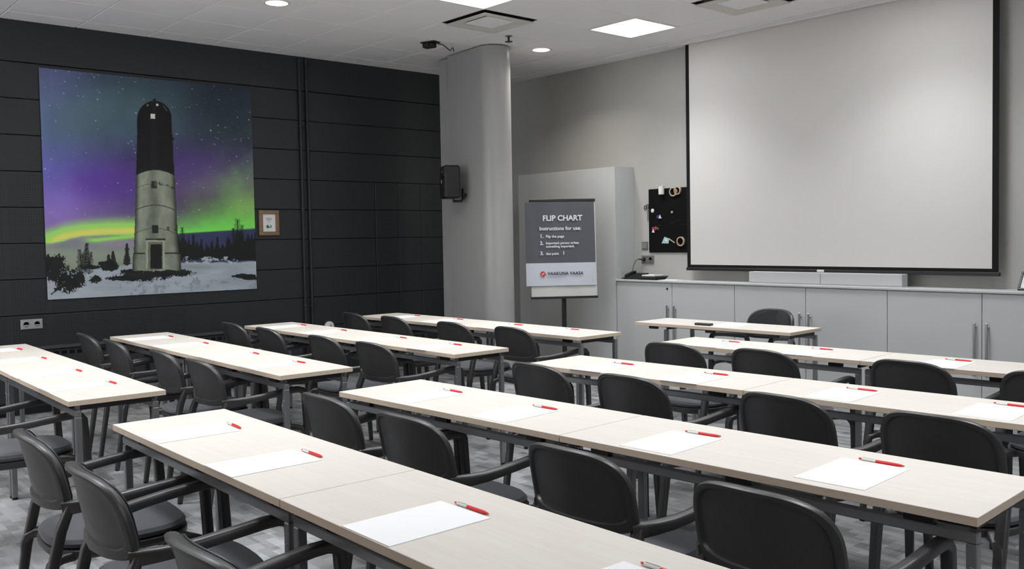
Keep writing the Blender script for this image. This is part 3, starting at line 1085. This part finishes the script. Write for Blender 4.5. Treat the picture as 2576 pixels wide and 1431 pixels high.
# long low box in two halves on the counter
bx = thing('media_box', 'long low light grey box in two halves on the counter', 'box', (-4.245, 7.20, .978))
MB().box(-.734, .734, -.045, .045, 0, .008, M_CAB).build('base', bx)
for s in (0, 1):
    MB().box(-.734 + s * .7365, -.0025 + s * .7365, -.05, .05, .008, .105, M_COUNT, .003).build('section', bx)

# ------------------------------------------------------------------ projection screen
YS = 7.27
scn = thing('projection_screen', 'large pull-down projection screen with black border', 'projection screen', (-4.304, YS, 0))
SX0, SX1 = -5.79 + 4.304, -2.81 + 4.304
WX0, WX1 = -5.748 + 4.304, -2.858 + 4.304
MB().box(WX0, WX1, -.002, .0, 1.135, ZC - .014, M_SCREEN).build('white_surface', scn)
mb = MB()
mb.box(SX0, WX0, -.0025, .0, 1.10, ZC - .014, M_BORDER).box(WX1, SX1, -.0025, .0, 1.10, ZC - .014, M_BORDER)
mb.box(WX0, WX1, -.0025, 0.0, 1.10, 1.135, M_BORDER)
mb.build('border', scn)
MB().box(SX0 - .008, SX1 + .012, -.014, .014, 1.078, 1.108, M_BLACK, .004).build('weight_bar', scn)
MB().box(-.035, .035, -.019, -.0142, 1.086, 1.106, M_PENW, .002).build('pull_tab', scn)
MB().box(SX0 - .16, SX1 + .16, -.07, -.010, ZC - .022, ZC - .0125, M_CEIL, .002).build('casing', scn)

# ------------------------------------------------------------------ black board with bits, wall plates
bd = thing('magnet_board', 'black magnetic board on grey wall left of the screen', 'notice board', (-6.368, YB, 1.253))
MB().box(0, .60, -.014, 0, 0, .662, mat('board_black', (.004, .004, .0045), .7, spec=.15, noise=(20, .1)), .006).build('board', bd)
chalk = mat('chalk_marks', (.06, .06, .065), .9)
mb = MB()
for (x, z, w_, a) in ((.28, .30, .09, .4), (.36, .32, .05, .5), (.12, .28, .06, .1), (.44, .28, .03, .6)):
    for k in range(3):
        mb.tube([(x + k * .02, -.0147, z), (x + w_ * .4 + k * .02, -.0147, z + w_ * a * .5)], .0012, chalk, 4)
mb.build('chalk_marks', bd)
YBD = YB - .0145


def tape(x, z, label, r=.047):
    t = thing('tape_roll', label, 'tape', (x, YBD, z), 0, 'tape rolls on the black board')
    MB().lathe((0, 0, 0), (0, -1, 0), [(r * .78, .0005), (r, .0005), (r, .022), (r * .78, .022), (r * .78, .0005)], M_TAPE, 28, cap0=False, cap1=False).build('tape', t)
    MB().lathe((0, 0, 0), (0, -1, 0), [(r * .70, .001), (r * .78, .001), (r * .78, .021), (r * .70, .021), (r * .70, .001)], M_TAPEB, 28, cap0=False, cap1=False).build('core', t)


tape(-6.02, 1.874, 'beige tape roll at top of the black board')
tape(-5.93, 1.367, 'beige tape roll low on the black board, against the screen', .048)
tape(-5.965, 1.884, 'yellowish tape roll half hidden at top of the black board', .042)
cp = thing('marker_cup', 'small white cup fixed at top edge of the black board', 'cup', (-6.162, YBD - .031, 1.852))
MB().lathe((0, 0, 0), (0, 0, 1), [(.028, 0), (.030, .002), (.031, .084), (.028, .084), (.026, .006)], M_PENW, 24).build('cup', cp)
MB().tube([(.008, .004, .01), (.012, .006, .1)], .005, M_PENW, 8).build('marker', cp)
cd = thing('note_card', 'pale blue folded card low on the black board', 'card', (-6.13, YBD, 1.378))
MB().faces([(-.06, -.003, -.03), (.03, -.003, -.032), (.045, -.004, .018), (-.022, -.003, .038), (-.06, 0, -.03), (.03, 0, -.032), (.045, 0, .018), (-.022, 0, .038)],
           [(0, 1, 2, 3), (4, 7, 6, 5), (0, 4, 5, 1), (1, 5, 6, 2), (2, 6, 7, 3), (3, 7, 4, 0)], M_CARD).build('card', cd)
MB().box(-.012, .012, -.007, -.0032, -.012, .010, M_PENW, .002).build('clip', cd)
st = tag(MB().faces([(-.042, -.002, .016), (-.036, -.002, .026), (.042, -.002, -.018), (.036, -.002, -.026), (-.042, 0, .016), (-.036, 0, .026), (.042, 0, -.018), (.036, 0, -.026)],
                    [(0, 1, 2, 3), (4, 7, 6, 5), (0, 4, 5, 1), (1, 5, 6, 2), (2, 6, 7, 3), (3, 7, 4, 0)], M_TAPE).build('paper_strip', None, (-6.052, YBD - .0045, 1.375)),
         'narrow beige paper strip beside the pale blue card', 'paper')


def magnet(x, z, r, m, label, z2=None):
    t = MB().lathe((0, 0, 0), (0, -1, 0), [(r, .0003), (r, .006), (r * .8, .009), (r * .2, .0095)], m, 16).build('magnet', None, (x, YBD, z))
    return tag(t, label, 'magnet', 'magnets on the black board')


magnet(-6.308, 1.69, .021, M_PENW, 'round white magnet at left of the black board')
magnet(-6.048, 1.666, .014, M_TXTG, 'small pale magnet in middle of the black board')
magnet(-6.237, 1.622, .018, M_BLUE, 'dark blue magnet beside a white wedge on black board')
magnet(-6.305, 1.505, .016, mat('purple_plastic', (.16, .03, .24), .4), 'purple magnet left of the red one on black board')
magnet(-6.270, 1.505, .019, M_RED, 'red magnet at lower left of the black board')
magnet(-6.238, 1.50, .014, M_GREEN, 'dark green magnet right of the red one on black board')
for (x, z, l) in ((-6.20, 1.622, 'white wedge clip beside the dark blue magnet'), (-6.293, 1.477, 'white wedge clip under the red magnet')):
    tag(MB().faces([(-.018, -.0055, -.014), (.02, -.0055, -.016), (0, -.0055, .024), (-.018, 0, -.014), (.02, 0, -.016), (0, 0, .024)],
                   [(0, 1, 2), (3, 5, 4), (0, 3, 4, 1), (1, 4, 5, 2), (2, 5, 3, 0)], M_PENW).build('wedge_clip', None, (x, YBD - .0105, z)), l, 'clip')
ss = thing('scissors', 'black handled scissors hanging at left edge of the black board', 'scissors', (-6.40, YB - .004, 1.70))
for s in (-1, 1):
    mb = MB()
    pts = [(s * .017 + .016 * math.cos(a), -.004, .032 + .020 * math.sin(a) + s * .006) for a in [2 * math.pi * k / 14 for k in range(15)]]
    mb.tube(pts, .0042, M_BLACK, 6)
    mb.build('handle', ss)
MB().box(.010, .020, -.006, -.003, -.11, .016, M_CHROME, .001).box(.016, .026, -.0095, -.0065, -.11, .016, M_CHROME, .001).build('blade', ss)

sw = thing('wall_switch', 'square grey switch plate on wall beside the black board', 'switch', (-6.430, YB - .001, 1.325))
MB().box(-.042, .042, -.010, 0, -.042, .042, MATS['grey_plate'] if 'grey_plate' in MATS else mat('grey_plate', (.20, .20, .19), .45, metal=.4, noise=(40, .03)), .003).build('cover_plate', sw)
MB().box(-.031, .031, -.0145, -.0098, -.031, .031, mat('switch_grey', (.22, .22, .21), .45), .002).build('rocker', sw)
socket('wall_socket', 'double grey wall socket with black plug under the switch', (-6.392, YB - .001, 1.179), 0, 2, 'socket', mat('grey_plate', (.20, .20, .19), .45, metal=.4, noise=(40, .03)))
pg = thing('power_cable', 'black plug and thin cable dropping to counter device', 'cable', (-6.434, YB - .012, 1.179))
MB().lathe((0, -.0025, 0), (0, -1, 0), [(.017, 0), (.018, .012), (.013, .03), (.006, .036)], M_BLACK, 16).tube([(0, -.034, 0), (-.025, -.040, .002), (-.05, -.036, .003)], [.007, .008, .005], M_BLACK, 8).build('plug', pg)
MB().tube([(-.05, -.036, .003), (-.085, -.035, -.01), (-.105, -.045, -.05), (-.112, -.055, -.09), (-.112, -.065, -.125)], .0032, M_BLACK, 6).build('lead', pg)

# black devices on the counter
ph = thing('desk_phone', 'black desk phone lying on the counter beside the tall cabinet', 'telephone', (-6.425, 7.215, .978), R_(5))
mb = MB()
v = [(-.10, -.085, 0), (.10, -.085, 0), (.10, .085, 0), (-.10, .085, 0), (-.098, -.083, .022), (.098, -.083, .022), (.098, .08, .062), (-.098, .08, .062)]
mb.faces(v, [(0, 3, 2, 1), (4, 5, 6, 7), (0, 1, 5, 4), (1, 2, 6, 5), (2, 3, 7, 6), (3, 0, 4, 7)], M_BLACK)
mb.build('base', ph)
mb = MB()
mb.sweep([(-.075, -.075, .032), (-.075, -.05, .05), (-.075, 0, .060), (-.075, .05, .074), (-.075, .075, .068)], [(.04, .028), (.034, .022), (.03, .02), (.034, .022), (.04, .028)], M_BLACK)
mb.build('handset', ph)
for a in range(3):
    for b in range(4):
        x, y = -.01 + a * .028, -.06 + b * .026
        MB().box(x, x + .018, y, y + .014, .028 + (y + .083) * .245, .032 + (y + .083) * .245, M_DPAINT, .001).build('key', ph)
MB().tube([(-.10, -.06, .02), (-.115, -.085, .012), (-.125, -.095, .006), (-.135, -.08, .006), (-.13, -.05, .006), (-.125, -.03, .006), (-.105, .0, .01)], .005, M_BLACK, 6).build('cord', ph)
ty = thing('document_tray', 'low black tray with papers on the counter', 'tray', (-6.185, 7.20, .978), R_(-2))
rr = [[(-s, -t, z), (s, -t, z), (s, t, z), (-s, t, z)] for s, t, z in ((.098, .075, 0), (.125, .10, .036), (.121, .096, .036), (.095, .072, .004))]
MB().rings(rr, M_BLACK, False, True, True).build('tray', ty)
ps = thing('paper_stack', 'small white stack of papers lying in the black tray', 'paper', (-6.185, 7.20, 1.0145), R_(-2))
MB().box(-.085, .085, -.075, .07, 0, .014, M_PAPER, .001).build('paper', ps)
MB().box(.03, .06, -.03, .03, .0142, .0152, M_RED).build('red_mark', ps)
tag(MB().box(-.105, .105, -.07, .07, 0, .003, M_PAPER).build('loose_sheets', None, (-5.94, 7.19, .9785), (0, 0, R_(6))), 'flat white papers on counter right of the black tray', 'paper')

# black frame leaning at the right end of the counter
rf = thing('photo_frame', 'black photo frame standing on counter, cut by right edge', 'photo frame', (-2.535, 7.235, .9795), 0)
rf.rotation_euler = (R_(-38), 0, R_(2))
fw, fh, ft = .125, .165, .016
MB().box(-fw, fw, -.01, .006, 0, ft, M_BLACK, .002).build('frame_rail', rf)
MB().box(-fw, fw, -.01, .006, fh - ft, fh, M_BLACK, .002).build('frame_rail', rf)
MB().box(-fw, -fw + ft, -.01, .006, ft, fh - ft, M_BLACK, .002).build('frame_rail', rf)
MB().box(fw - ft, fw, -.01, .006, ft, fh - ft, M_BLACK, .002).build('frame_rail', rf)
MB().box(-fw + ft, fw - ft, -.004, .004, ft, fh - ft, mat('frame_print', (.62, .70, .66), .5), .0).build('print', rf)
MB().box(-.03, .03, .0065, .010, .02, .12, M_BLACK).build('easel_back', rf)

# ------------------------------------------------------------------ flip chart
FA = 0.954
fc = thing('flip_chart', 'flip chart easel with dark grey printed page before tall cabinet', 'flip chart', (-6.945 + .677 / 2 * math.cos(FA), 6.202 + .677 / 2 * math.sin(FA), 0), FA)
LEAN = math.atan2(.071, 1.008)
hw, bh = .3385, 1.008


def on_board(name, me_or_mb, parent, u, v, d):
    """u from board centre, v above its lower edge, d in front"""
    o = me_or_mb.build(name, parent) if isinstance(me_or_mb, MB) else obj(name, me_or_mb, parent)
    o.matrix_local = Matrix.Translation((0, 0, .814)) @ Matrix.Rotation(-LEAN, 4, 'X') @ Matrix.Translation((u, -d, v))
    return o


on_board('board', MB().box(-hw, hw, -.008, .012, .012, bh - .02, M_BOARDW), fc, 0, 0, 0)
on_board('lower_rail', MB().box(-hw - .006, hw + .006, -.018, .016, -.012, .0125, M_BLACK, .003), fc, 0, 0, 0)
on_board('clamp_bar', MB().box(-hw - .002, hw + .002, -.022, .016, bh - .028, bh, M_BLACK, .004), fc, 0, 0, 0)
for k in (-.19, .05, .22):
    on_board('hook', MB().lathe((0, 0, 0), (0, -1, 0), [(.006, 0), (.006, .012)], M_CHROME, 10), fc, k, bh - .038, .008)
# hanging page, hung a little to the left, slightly wavy
nu, nv = 24, 20
pw0, pw1, pz0, pz1 = -hw - .052, hw - .012, .122, bh - .034
zs = .354


def page(z0, z1, m):
    mb = MB()
    vs, fs = [], []
    for a in range(nv + 1):
        for b in range(nu + 1):
            u = pw0 + (pw1 - pw0) * b / nu
            z = z0 + (z1 - z0) * a / nv
            k = (z - pz0) / (pz1 - pz0)
            wv = .006 * k ** 3 * math.cos((u + .19) / .21 * math.pi * 2) + .0025 * math.sin(u * 17 + z * 5) - .004 * (1 - k)
            vs.append((u, -.020 - .006 - wv, z))
    for a in range(nv):
        for b in range(nu):
            i = a * (nu + 1) + b
            fs.append((i, i + 1, i + nu + 2, i + nu + 1))
    mb.faces(vs, fs, m, True)
    return mb


PG = on_board('page', page(zs, pz1, M_PAGE), fc, 0, 0, 0)
on_board('page_footer', page(pz0, zs, M_PAGEW), fc, 0, 0, 0)
on_board('spare_pad', MB().box(-hw + .01, hw - .01, -.016, -.0085, .13, pz1, M_PAPER), fc, 0, 0, 0)


def letters(s, size, u, v, m, bold=0.0, spacing=1.0):
    me_ = text_mesh(s, size, m, bold, .0003, spacing)
    o = obj('lettering', me_, fc)
    o.matrix_local = Matrix.Translation((0, 0, .814)) @ Matrix.Rotation(-LEAN, 4, 'X') @ Matrix.Translation((u, -.036, v)) @ Matrix.Rotation(math.pi / 2, 4, 'X')
    return o


pwid = pw1 - pw0
U = lambda f: pw0 + pwid * f
letters('FLIP CHART', .077, U(.25), .785, M_TXTW, .0022)
letters('Instructions for use:', .053, U(.20), .688, M_TXTW, .0013)
letters('1.', .050, U(.205), .612, M_TXTW, .0018)
letters('Flip the page', .037, U(.29), .612, M_TXTW, .0010)
letters('2.', .050, U(.205), .540, M_TXTW, .0018)
letters('Important person writes\nsomething important.', .034, U(.29), .545, M_TXTW, .0010)
letters('3.', .050, U(.205), .437, M_TXTW, .0018)
letters('See point', .034, U(.29), .437, M_TXTW, .0010)
letters('1', .048, U(.525), .437, M_TXTW, .0018)
letters('VAAKUNA VAASA', .042, U(.305), .232, M_TXTK, .0012, 1.1)
letters('HOTELLI JA RAVINTOLAT', .015, U(.305), .212, M_TXTG, .0002)
for k, z in enumerate((.25, .21, .165)):
    letters('.:|'[k], .03, U(.945), z, M_TXTG, .0004)
lg = on_board('logo', MB().lathe((0, 0, 0), (0, -1, 0), [(.027, 0), (.027, .0006)], M_LOGO, 24), fc, U(.237), .243, .035)
mb = MB()
for s in (-1, 1):
    mb.faces([(-.018, -.0009, -.004 + s * .006 - .006), (-.012, -.0009, -.010 + s * .006 - .002), (.018, -.0009, .008 + s * .006), (.012, -.0009, .012 + s * .006)], [(0, 1, 2, 3)], M_PAGEW)
mb.build('logo_stripe', lg)
MB().sweep([(0, .05, .05), (0, .045, .5), (0, .04, .86), (0, .06, 1.5)], (.046, .03), M_BLACK).build('pole', fc)
for k, a in enumerate((R_(-90), R_(30), R_(150))):
    dx, dy = math.cos(a), math.sin(a)
    lgm = MB().tube([(0, .05, .10), (dx * .2, .05 + dy * .2, .06), (dx * .36, .05 + dy * .36, .02)], .014, M_BLACK, 8)
    l = lgm.build('leg', fc)
    MB().lathe((dx * .36, .05 + dy * .36, 0), (0, 0, 1), [(.022, 0), (.024, .012), (.014, .03)], M_RUBBER, 12).build('foot', l)
MB().lathe((0, .05, .05), (0, 0, 1), [(.03, 0), (.034, .01), (.034, .09), (.026, .1)], M_BLACK, 16).build('hub', fc)

# ------------------------------------------------------------------ desks
FIT = {"R1": [-3.7176, 1.1342, -0.0101, 1.4249, 0.4437], "R2": [-3.7315, 2.1305, 0.0431, 1.4101, 0.4707], "R3": [-3.7791, 3.3235, 0.0489, 1.3821, 0.4456],
       "R4": [-3.8745, 4.526, 0.0436, 1.3868, 0.4317], "TT": [-4.9421, 5.5214, 0.0361, 1.4039, 0.4311], "L1": [-7.2651, 1.2207, -0.0208, 1.4296, 0.4272],
       "L2": [-7.2785, 2.224, -0.0179, 1.4395, 0.4271], "L3": [-7.274, 3.2841, 0.0052, 1.4391, 0.4294], "L4": [-7.3288, 4.4023, 0.0123, 1.4234, 0.4347]}
ZT = 0.74
ORD = ['first', 'second', 'third', 'fourth']
BLOCK = {'L': 'block beside the dark wall', 'R': 'block facing the screen'}


def make_desk(rn, k, tw, td, label):
    x, y, t = FIT[rn][:3]
    px, py = x + k * tw * math.cos(t), y + k * tw * math.sin(t)
    d = thing('desk', label, 'table', (px, py, 0), t, 'pale wood desks in rows')
    g = .0022
    mb = MB()
    mb.box(g, tw - g, 0, td, ZT - .024, ZT, M_WOOD, .0012)
    mb.mi(M_EDGE_WARM)
    ke = mb.mi(M_EDGE_WARM)
    mb.bm.normal_update()
    for f in mb.bm.faces:
        if abs(f.normal.z) < .3 and f.calc_area() > .004:
            f.material_index = ke
    mb.build('table_top', d)
    i0, i1, j0, j1 = .014, tw - .014, .03, td - .03
    s = .028
    teacher = rn == 'TT'
    if teacher:
        i0 = .27
    if not teacher:
        MB().box(i0, i1, j0, j0 + s, .662, .690, M_STEEL, .003).build('rail', d)
    MB().box(i0, i1, j1 - s, j1, .662, .690, M_STEEL, .003).build('rail', d)
    MB().box(i0 + .01, i0 + s, j0 + s, j1 - s, .691, .7155, M_BLACK, .002).build('end_rail_shade', d)  # black rail, doubling as the dark shade under the top
    MB().box(i1 - s, i1 - .01, j0 + s, j1 - s, .691, .7155, M_BLACK, .002).build('end_rail_shade', d)
    for a in (i0, i1 - s):
        for b in (j0, j1 - s):
            l = MB().box(a, a + s, b, b + s, .012, .690 if teacher and b == j0 else .6615, M_STEEL, .003).build('leg', d)
            MB().lathe((a + s / 2, b + s / 2, 0), (0, 0, 1), [(.014, 0), (.015, .004), (.012, .012)], M_RUBBER, 10).build('foot', l)
            MB().lathe((a + s / 2, b - .0005, .60), (0, -1, 0), [(.005, 0), (.004, .002)], M_CHROME, 8).build('screw', l)
    for a in (.12, tw / 2 - .04, tw - .20):
        MB().box(a, a + .08, j0 + .001, j0 + s - .001, .6905, ZT - .0245, M_BLACK, .002).build('spacer', d)
        MB().box(a, a + .08, j1 - s + .001, j1 - .001, .6905, ZT - .0245, M_BLACK, .002).build('spacer', d)
    MB().box(.10, tw - .10, td / 2 - .05, td / 2 + .05, .692, ZT - .0245, M_BLACK, .003).build('folding_gear', d)
    return d


for rn in ('R1', 'R2', 'R3', 'R4', 'L1', 'L2', 'L3', 'L4'):
    tw, td = FIT[rn][3:]
    for k in (0, 1):
        make_desk(rn, k, tw, td, 'pale wood desk, %s half of %s row from camera, %s' % (('left', 'right')[k], ORD[int(rn[1]) - 1], BLOCK[rn[0]]))
make_desk('TT', 0, *FIT['TT'][3:], 'single pale wood teacher desk before the low grey cabinets')


# ------------------------------------------------------------------ chairs
def outline(th):
    hw_, zb, zt, zc = .235, .575, .82, .66
    c, s = math.cos(th), math.sin(th)
    n_ = 3.0 if s > 0 else 5
    return (hw_ * math.copysign(abs(c) ** (2 / n_), c), zc + ((zt - zc) if s > 0 else (zc - zb)) * math.copysign(abs(s) ** (2 / n_), s))


RC = .40
ZM = .69


def bpt(th, r, t):
    s, z = outline(th)
    lo = .86 if (r < .9 and z < ZM) else 1.0
    s, z = s * r, ZM + (z - ZM) * r * lo
    a = s / RC
    # thickness is taken along the local normal of the curved back
    return ((RC - t) * math.sin(a), -.25 - (z - .58) * .2 + RC - (RC - t) * math.cos(a), z)


NA = 64
TH = [2 * math.pi * k / NA for k in range(NA)]


def make_chair():
    c = thing('armchair', 'x', 'chair', (0, 0, 0), 0, 'anthracite plastic armchairs with pads')
    prof = [(.02, .011), (.35, .011), (.70, .011), (.83, .011), (.85, .010), (.875, .001), (.905, -.001), (.965, .0), (.99, .006), (1.0, .014), (.99, .024), (.965, .030), (.93, .031), (.6, .031), (.02, .031)]
    MB().rings([[bpt(th, r, t) for th in TH] for r, t in prof], M_CHAIR).build('backrest', c)
    prof = [(.93, .0312), (.925, .038), (.89, .043), (.75, .049), (.4, .053), (.02, .054)]
    pad = MB().rings([[bpt(th, r, t) for th in TH] for r, t in prof], M_PAD).build('back_pad', c)
    pts = [bpt(th, .925, .040) for th in TH] + [bpt(TH[0], .925, .040)]
    MB().tube(pts, .0032, M_BLACK, 5).build('piping', pad)
    # seat
    NS = 40

    def pl(hx, hy, n_, z, cy=-.005):
        o = []
        for k in range(NS):
            a = 2 * math.pi * k / NS
            cc, s_ = math.cos(a), math.sin(a)
            taper = 1.0 + .06 * s_
            o.append((hx * taper * math.copysign(abs(cc) ** (2 / n_), cc), cy + hy * math.copysign(abs(s_) ** (2 / n_), s_), z))
        return o
    mb = MB()
    mb.rings([pl(.19, .19, 3.2, .405), pl(.212, .217, 3.2, .412), pl(.222, .228, 3.2, .425), pl(.222, .228, 3.2, .440), pl(.215, .22, 3.2, .444)], M_CHAIR)
    mb.build('seat', c)
    for s in (-1, 1):
        MB().sweep([(s * .16, -.17, .423), (s * .185, -.21, .425), (s * .205, -.235, .415), (s * .2135, -.247, .385), (s * .213, -.252, .34)], [(.05, .034), (.045, .032), (.04, .03), (.034, .026), (.03, .018)], M_CHAIR).build('seat_bracket', c)
        MB().sweep([(s * .18, .12, .424), (s * .22, .17, .425), (s * .25, .215, .415), (s * .263, .236, .385), (s * .265, .243, .34)], [(.05, .034), (.045, .032), (.04, .03), (.034, .026), (.03, .018)], M_CHAIR).build('seat_bracket', c)
    rr = [pl(.205, .21, 3.0, .4445), pl(.218, .223, 3.0, .450), pl(.220, .226, 3.0, .462), pl(.210, .216, 3.0, .474), pl(.17, .175, 2.8, .480), pl(.09, .09, 2.4, .483), pl(.01, .01, 2.2, .484)]
    MB().rings(rr, M_CUSH).build('seat_pad', c)
    for s in (-1, 1):
        path = [(s * .198, -.192, .592), (s * .220, -.168, .596), (s * .238, -.13, .600), (s * .254, -.085, .605), (s * .263, -.03, .612), (s * .268, .05, .622), (s * .269, .15, .632), (s * .269, .19, .633), (s * .269, .215, .626), (s * .269, .229, .608), (s * .269, .232, .57)]
        secs = [(.028, .046), (.030, .044), (.032, .040), (.034, .037), (.035, .035), (.036, .034), (.036, .034), (.036, .034), (.036, .034), (.036, .034), (.036, .034)]
        MB().sweep(path, secs, M_CHAIR).build('armrest', c)
        l = MB().sweep([(s * .269, .232, .572), (s * .267, .241, .40), (s * .263, .252, .20), (s * .259, .262, .006)], [(.036, .034), (.034, .035), (.031, .032), (.026, .026)], M_CHAIR).build('leg', c)
        MB().box(s * .259 - .011, s * .259 + .011, .251, .273, 0, .006, M_RUBBER, .002).build('foot', l)
        l = MB().sweep([(s * .206, -.176, .600), (s * .2115, -.208, .52), (s * .213, -.24, .38), (s * .211, -.268, .2), (s * .208, -.298, .006)], [(.040, .026), (.040, .032), (.038, .032), (.034, .030), (.028, .026)], M_CHAIR).build('leg', c)
        MB().box(s * .208 - .012, s * .208 + .012, -.309, -.287, 0, .006, M_RUBBER, .002).build('foot', l)
    return c


CH = {"L1": [[-4.93, 1.07, -.03]],
      "L2": [[-6.857, 2.184, -0.06], [-6.258, 2.181, -0.064], [-5.402, 2.179, -0.062], [-4.819, 2.164, -0.039]],
      "L3": [[-6.835, 3.228, -0.014], [-6.201, 3.218, -0.059], [-5.398, 3.212, -0.02], [-4.803, 3.218, -0.01]],
      "L4": [[-6.868, 4.322, -0.033], [-6.27, 4.335, -0.041], [-5.494, 4.34, -0.012], [-4.846, 4.373, -0.018]],
      "R1": [[-3.372, 1.022, -0.068], [-2.729, 1.012, -0.047], [-1.875, 0.982, -0.009]],
      "R2": [[-3.321, 2.07, -0.014], [-2.731, 2.063, 0.016], [-1.94, 2.118, 0.006], [-1.301, 2.129, 0.016]],
      "R3": [[-3.337, 3.247, -0.032], [-2.752, 3.267, -0.01], [-1.98, 3.299, -0.037], [-1.385, 3.309, -0.02]],
      "R4": [[-3.403, 4.34, 0.05], [-2.83, 4.415, -0.02], [-2.052, 4.497, -0.03], [-1.455, 4.535, 0.03]],
      "TT": [[-4.224, 6.16, 0.037]]}
chair0 = make_chair()
used = False
for rn in ('R1', 'R2', 'R3', 'R4', 'L1', 'L2', 'L3', 'L4', 'TT'):
    for i, (x, y, t) in enumerate(CH[rn]):
        o = copy_tree(chair0) if used else chair0
        used = True
        o.location = (x, y, 0)
        o.rotation_euler = (0, 0, t + (math.pi if rn == 'TT' else 0))
        if rn == 'TT':
            o['label'] = 'dark armchair behind the teacher desk, facing the class'
        elif rn == 'L1':
            o['label'] = 'dark armchair cut by left edge, at front desks of block beside dark wall'
        else:
            o['label'] = 'dark armchair %s from left, %s row from camera, %s' % (ORD[i], ORD[int(rn[1]) - 1], BLOCK[rn[0]])

# ------------------------------------------------------------------ paper sheets and pens
PEN = {'R1': [(.313, .324, .469, .315), (.94, .312, 1.101, .31), (1.796, .312, 1.949, .311), (2.438, .328, 2.58, .33)],
       'R2': [(.337, .346, .484, .339), (.947, .327, 1.091, .324), (1.72, .325, 1.857, .333), (2.347, .351, 2.487, .347)],
       'R3': [(.374, .302, .519, .298), (.97, .308, 1.106, .306), (1.715, .322, 1.852, .32), (2.327, .348, 2.456, .333)],
       'R4': [(.301, .305, .448, .285), (.938, .308, 1.08, .296), (1.718, .307, 1.864, .293)],
       'L1': [(.295, .302, .417, .321), (.96, .302, 1.111, .312), (1.738, .302, 1.882, .31), (2.361, .302, 2.482, .31)],
       'L2': [(.298, .315, .464, .312), (.973, .324, 1.107, .32), (1.805, .314, 1.939, .309), (2.409, .309, 2.535, .316)],
       'L3': [(.303, .332, .443, .333), (.957, .327, 1.114, .316), (1.776, .319, 1.929, .308), (2.418, .311, 2.554, .305)],
       'L4': [(.388, .327, .522, .328), (.997, .338, 1.135, .336), (1.782, .304, 1.894, .32), (2.385, .331, 2.529, .328)]}


def make_pen():
    t = thing('pen', 'x', 'pen', (0, 0, 0), 0, 'red and white pens beside the sheets')
    r = .0048
    MB().lathe((-.018, 0, r), (1, 0, 0), [(r, 0), (r, .064), (.0044, .072), (.0022, .086), (.0008, .0885)], M_RED, 10).build('barrel', t)
    MB().lathe((-.062, 0, r), (1, 0, 0), [(.0046, 0), (r, .002), (r, .0438)], M_PENW, 10).build('upper_barrel', t)
    MB().lathe((-.072, 0, r), (1, 0, 0), [(.0026, 0), (.003, .001), (.003, .0098)], M_RED, 8).build('push_button', t)
    MB().box(-.060, -.020, -.0016, .0016, r * 2 + .0006, r * 2 + .0022, M_PENW, .0006).build('clip', t)
    return t


sheet_me = MB().box(-.105, .105, 0, .297, 0, .0022, M_PAPER).mesh('sheet')
pen0 = make_pen()
used = False
rng = random.Random(3)
for rn in PEN:
    x, y, t, tw, td = FIT[rn]
    for i, (u0, v0, u1, v1) in enumerate(PEN[rn]):
        um, vm = (u0 + u1) / 2, (v0 + v1) / 2
        loc = lambda u, v: (x + u * math.cos(t) - v * math.sin(t), y + u * math.sin(t) + v * math.cos(t))
        pa = max(-.12, min(.12, math.atan2(v1 - v0, u1 - u0)))
        o = copy_tree(pen0) if used else pen0
        used = True
        if i == 3 and rn == 'R1':
            um = 2.51
        vm = max(vm, .308)
        o.location = (*loc(um, vm), ZT)
        o.rotation_euler = (0, 0, t + pa)
        where = '%s row desks, %s' % (ORD[int(rn[1]) - 1], BLOCK[rn[0]])
        o['label'] = 'red and white pen, %s from left, %s' % (ORD[i], where)
        sk = rng.uniform(-.02, .03)
        vs_ = vm - .297 - rng.uniform(.012, .018)
        s = obj('paper_sheet', sheet_me, None, (*loc(um - .01, max(vs_, -.012)), ZT), (0, 0, t + sk))
        tag(s, 'white paper sheet, %s from left, %s' % (ORD[i], where), 'paper', 'white sheets laid out on the desks')

x, y, t, tw, td = FIT['TT']
s = obj('paper_sheet', sheet_me, None, (x + .80, y + .10, ZT), (0, 0, t + .15))
tag(s, 'white paper sheet lying on the teacher desk', 'paper', 'white sheets laid out on the desks')
rm = thing('remote_control', 'black remote control lying on the teacher desk', 'remote control', (x + .615, y + .10, ZT), t)
MB().box(-.075, .075, -.022, .022, 0, .018, M_BLACK, .005).build('body', rm)
for k in range(4):
    MB().lathe((-.045 + k * .025, 0, .018), (0, 0, 1), [(.006, -.001), (.006, .001)], M_TXTG, 8).build('button', rm)
o = copy_tree(pen0)
o.location = (x + .575, y + .155, ZT)
o.rotation_euler = (0, 0, t + .7)
o['label'] = 'red and white pen behind the remote on the teacher desk'
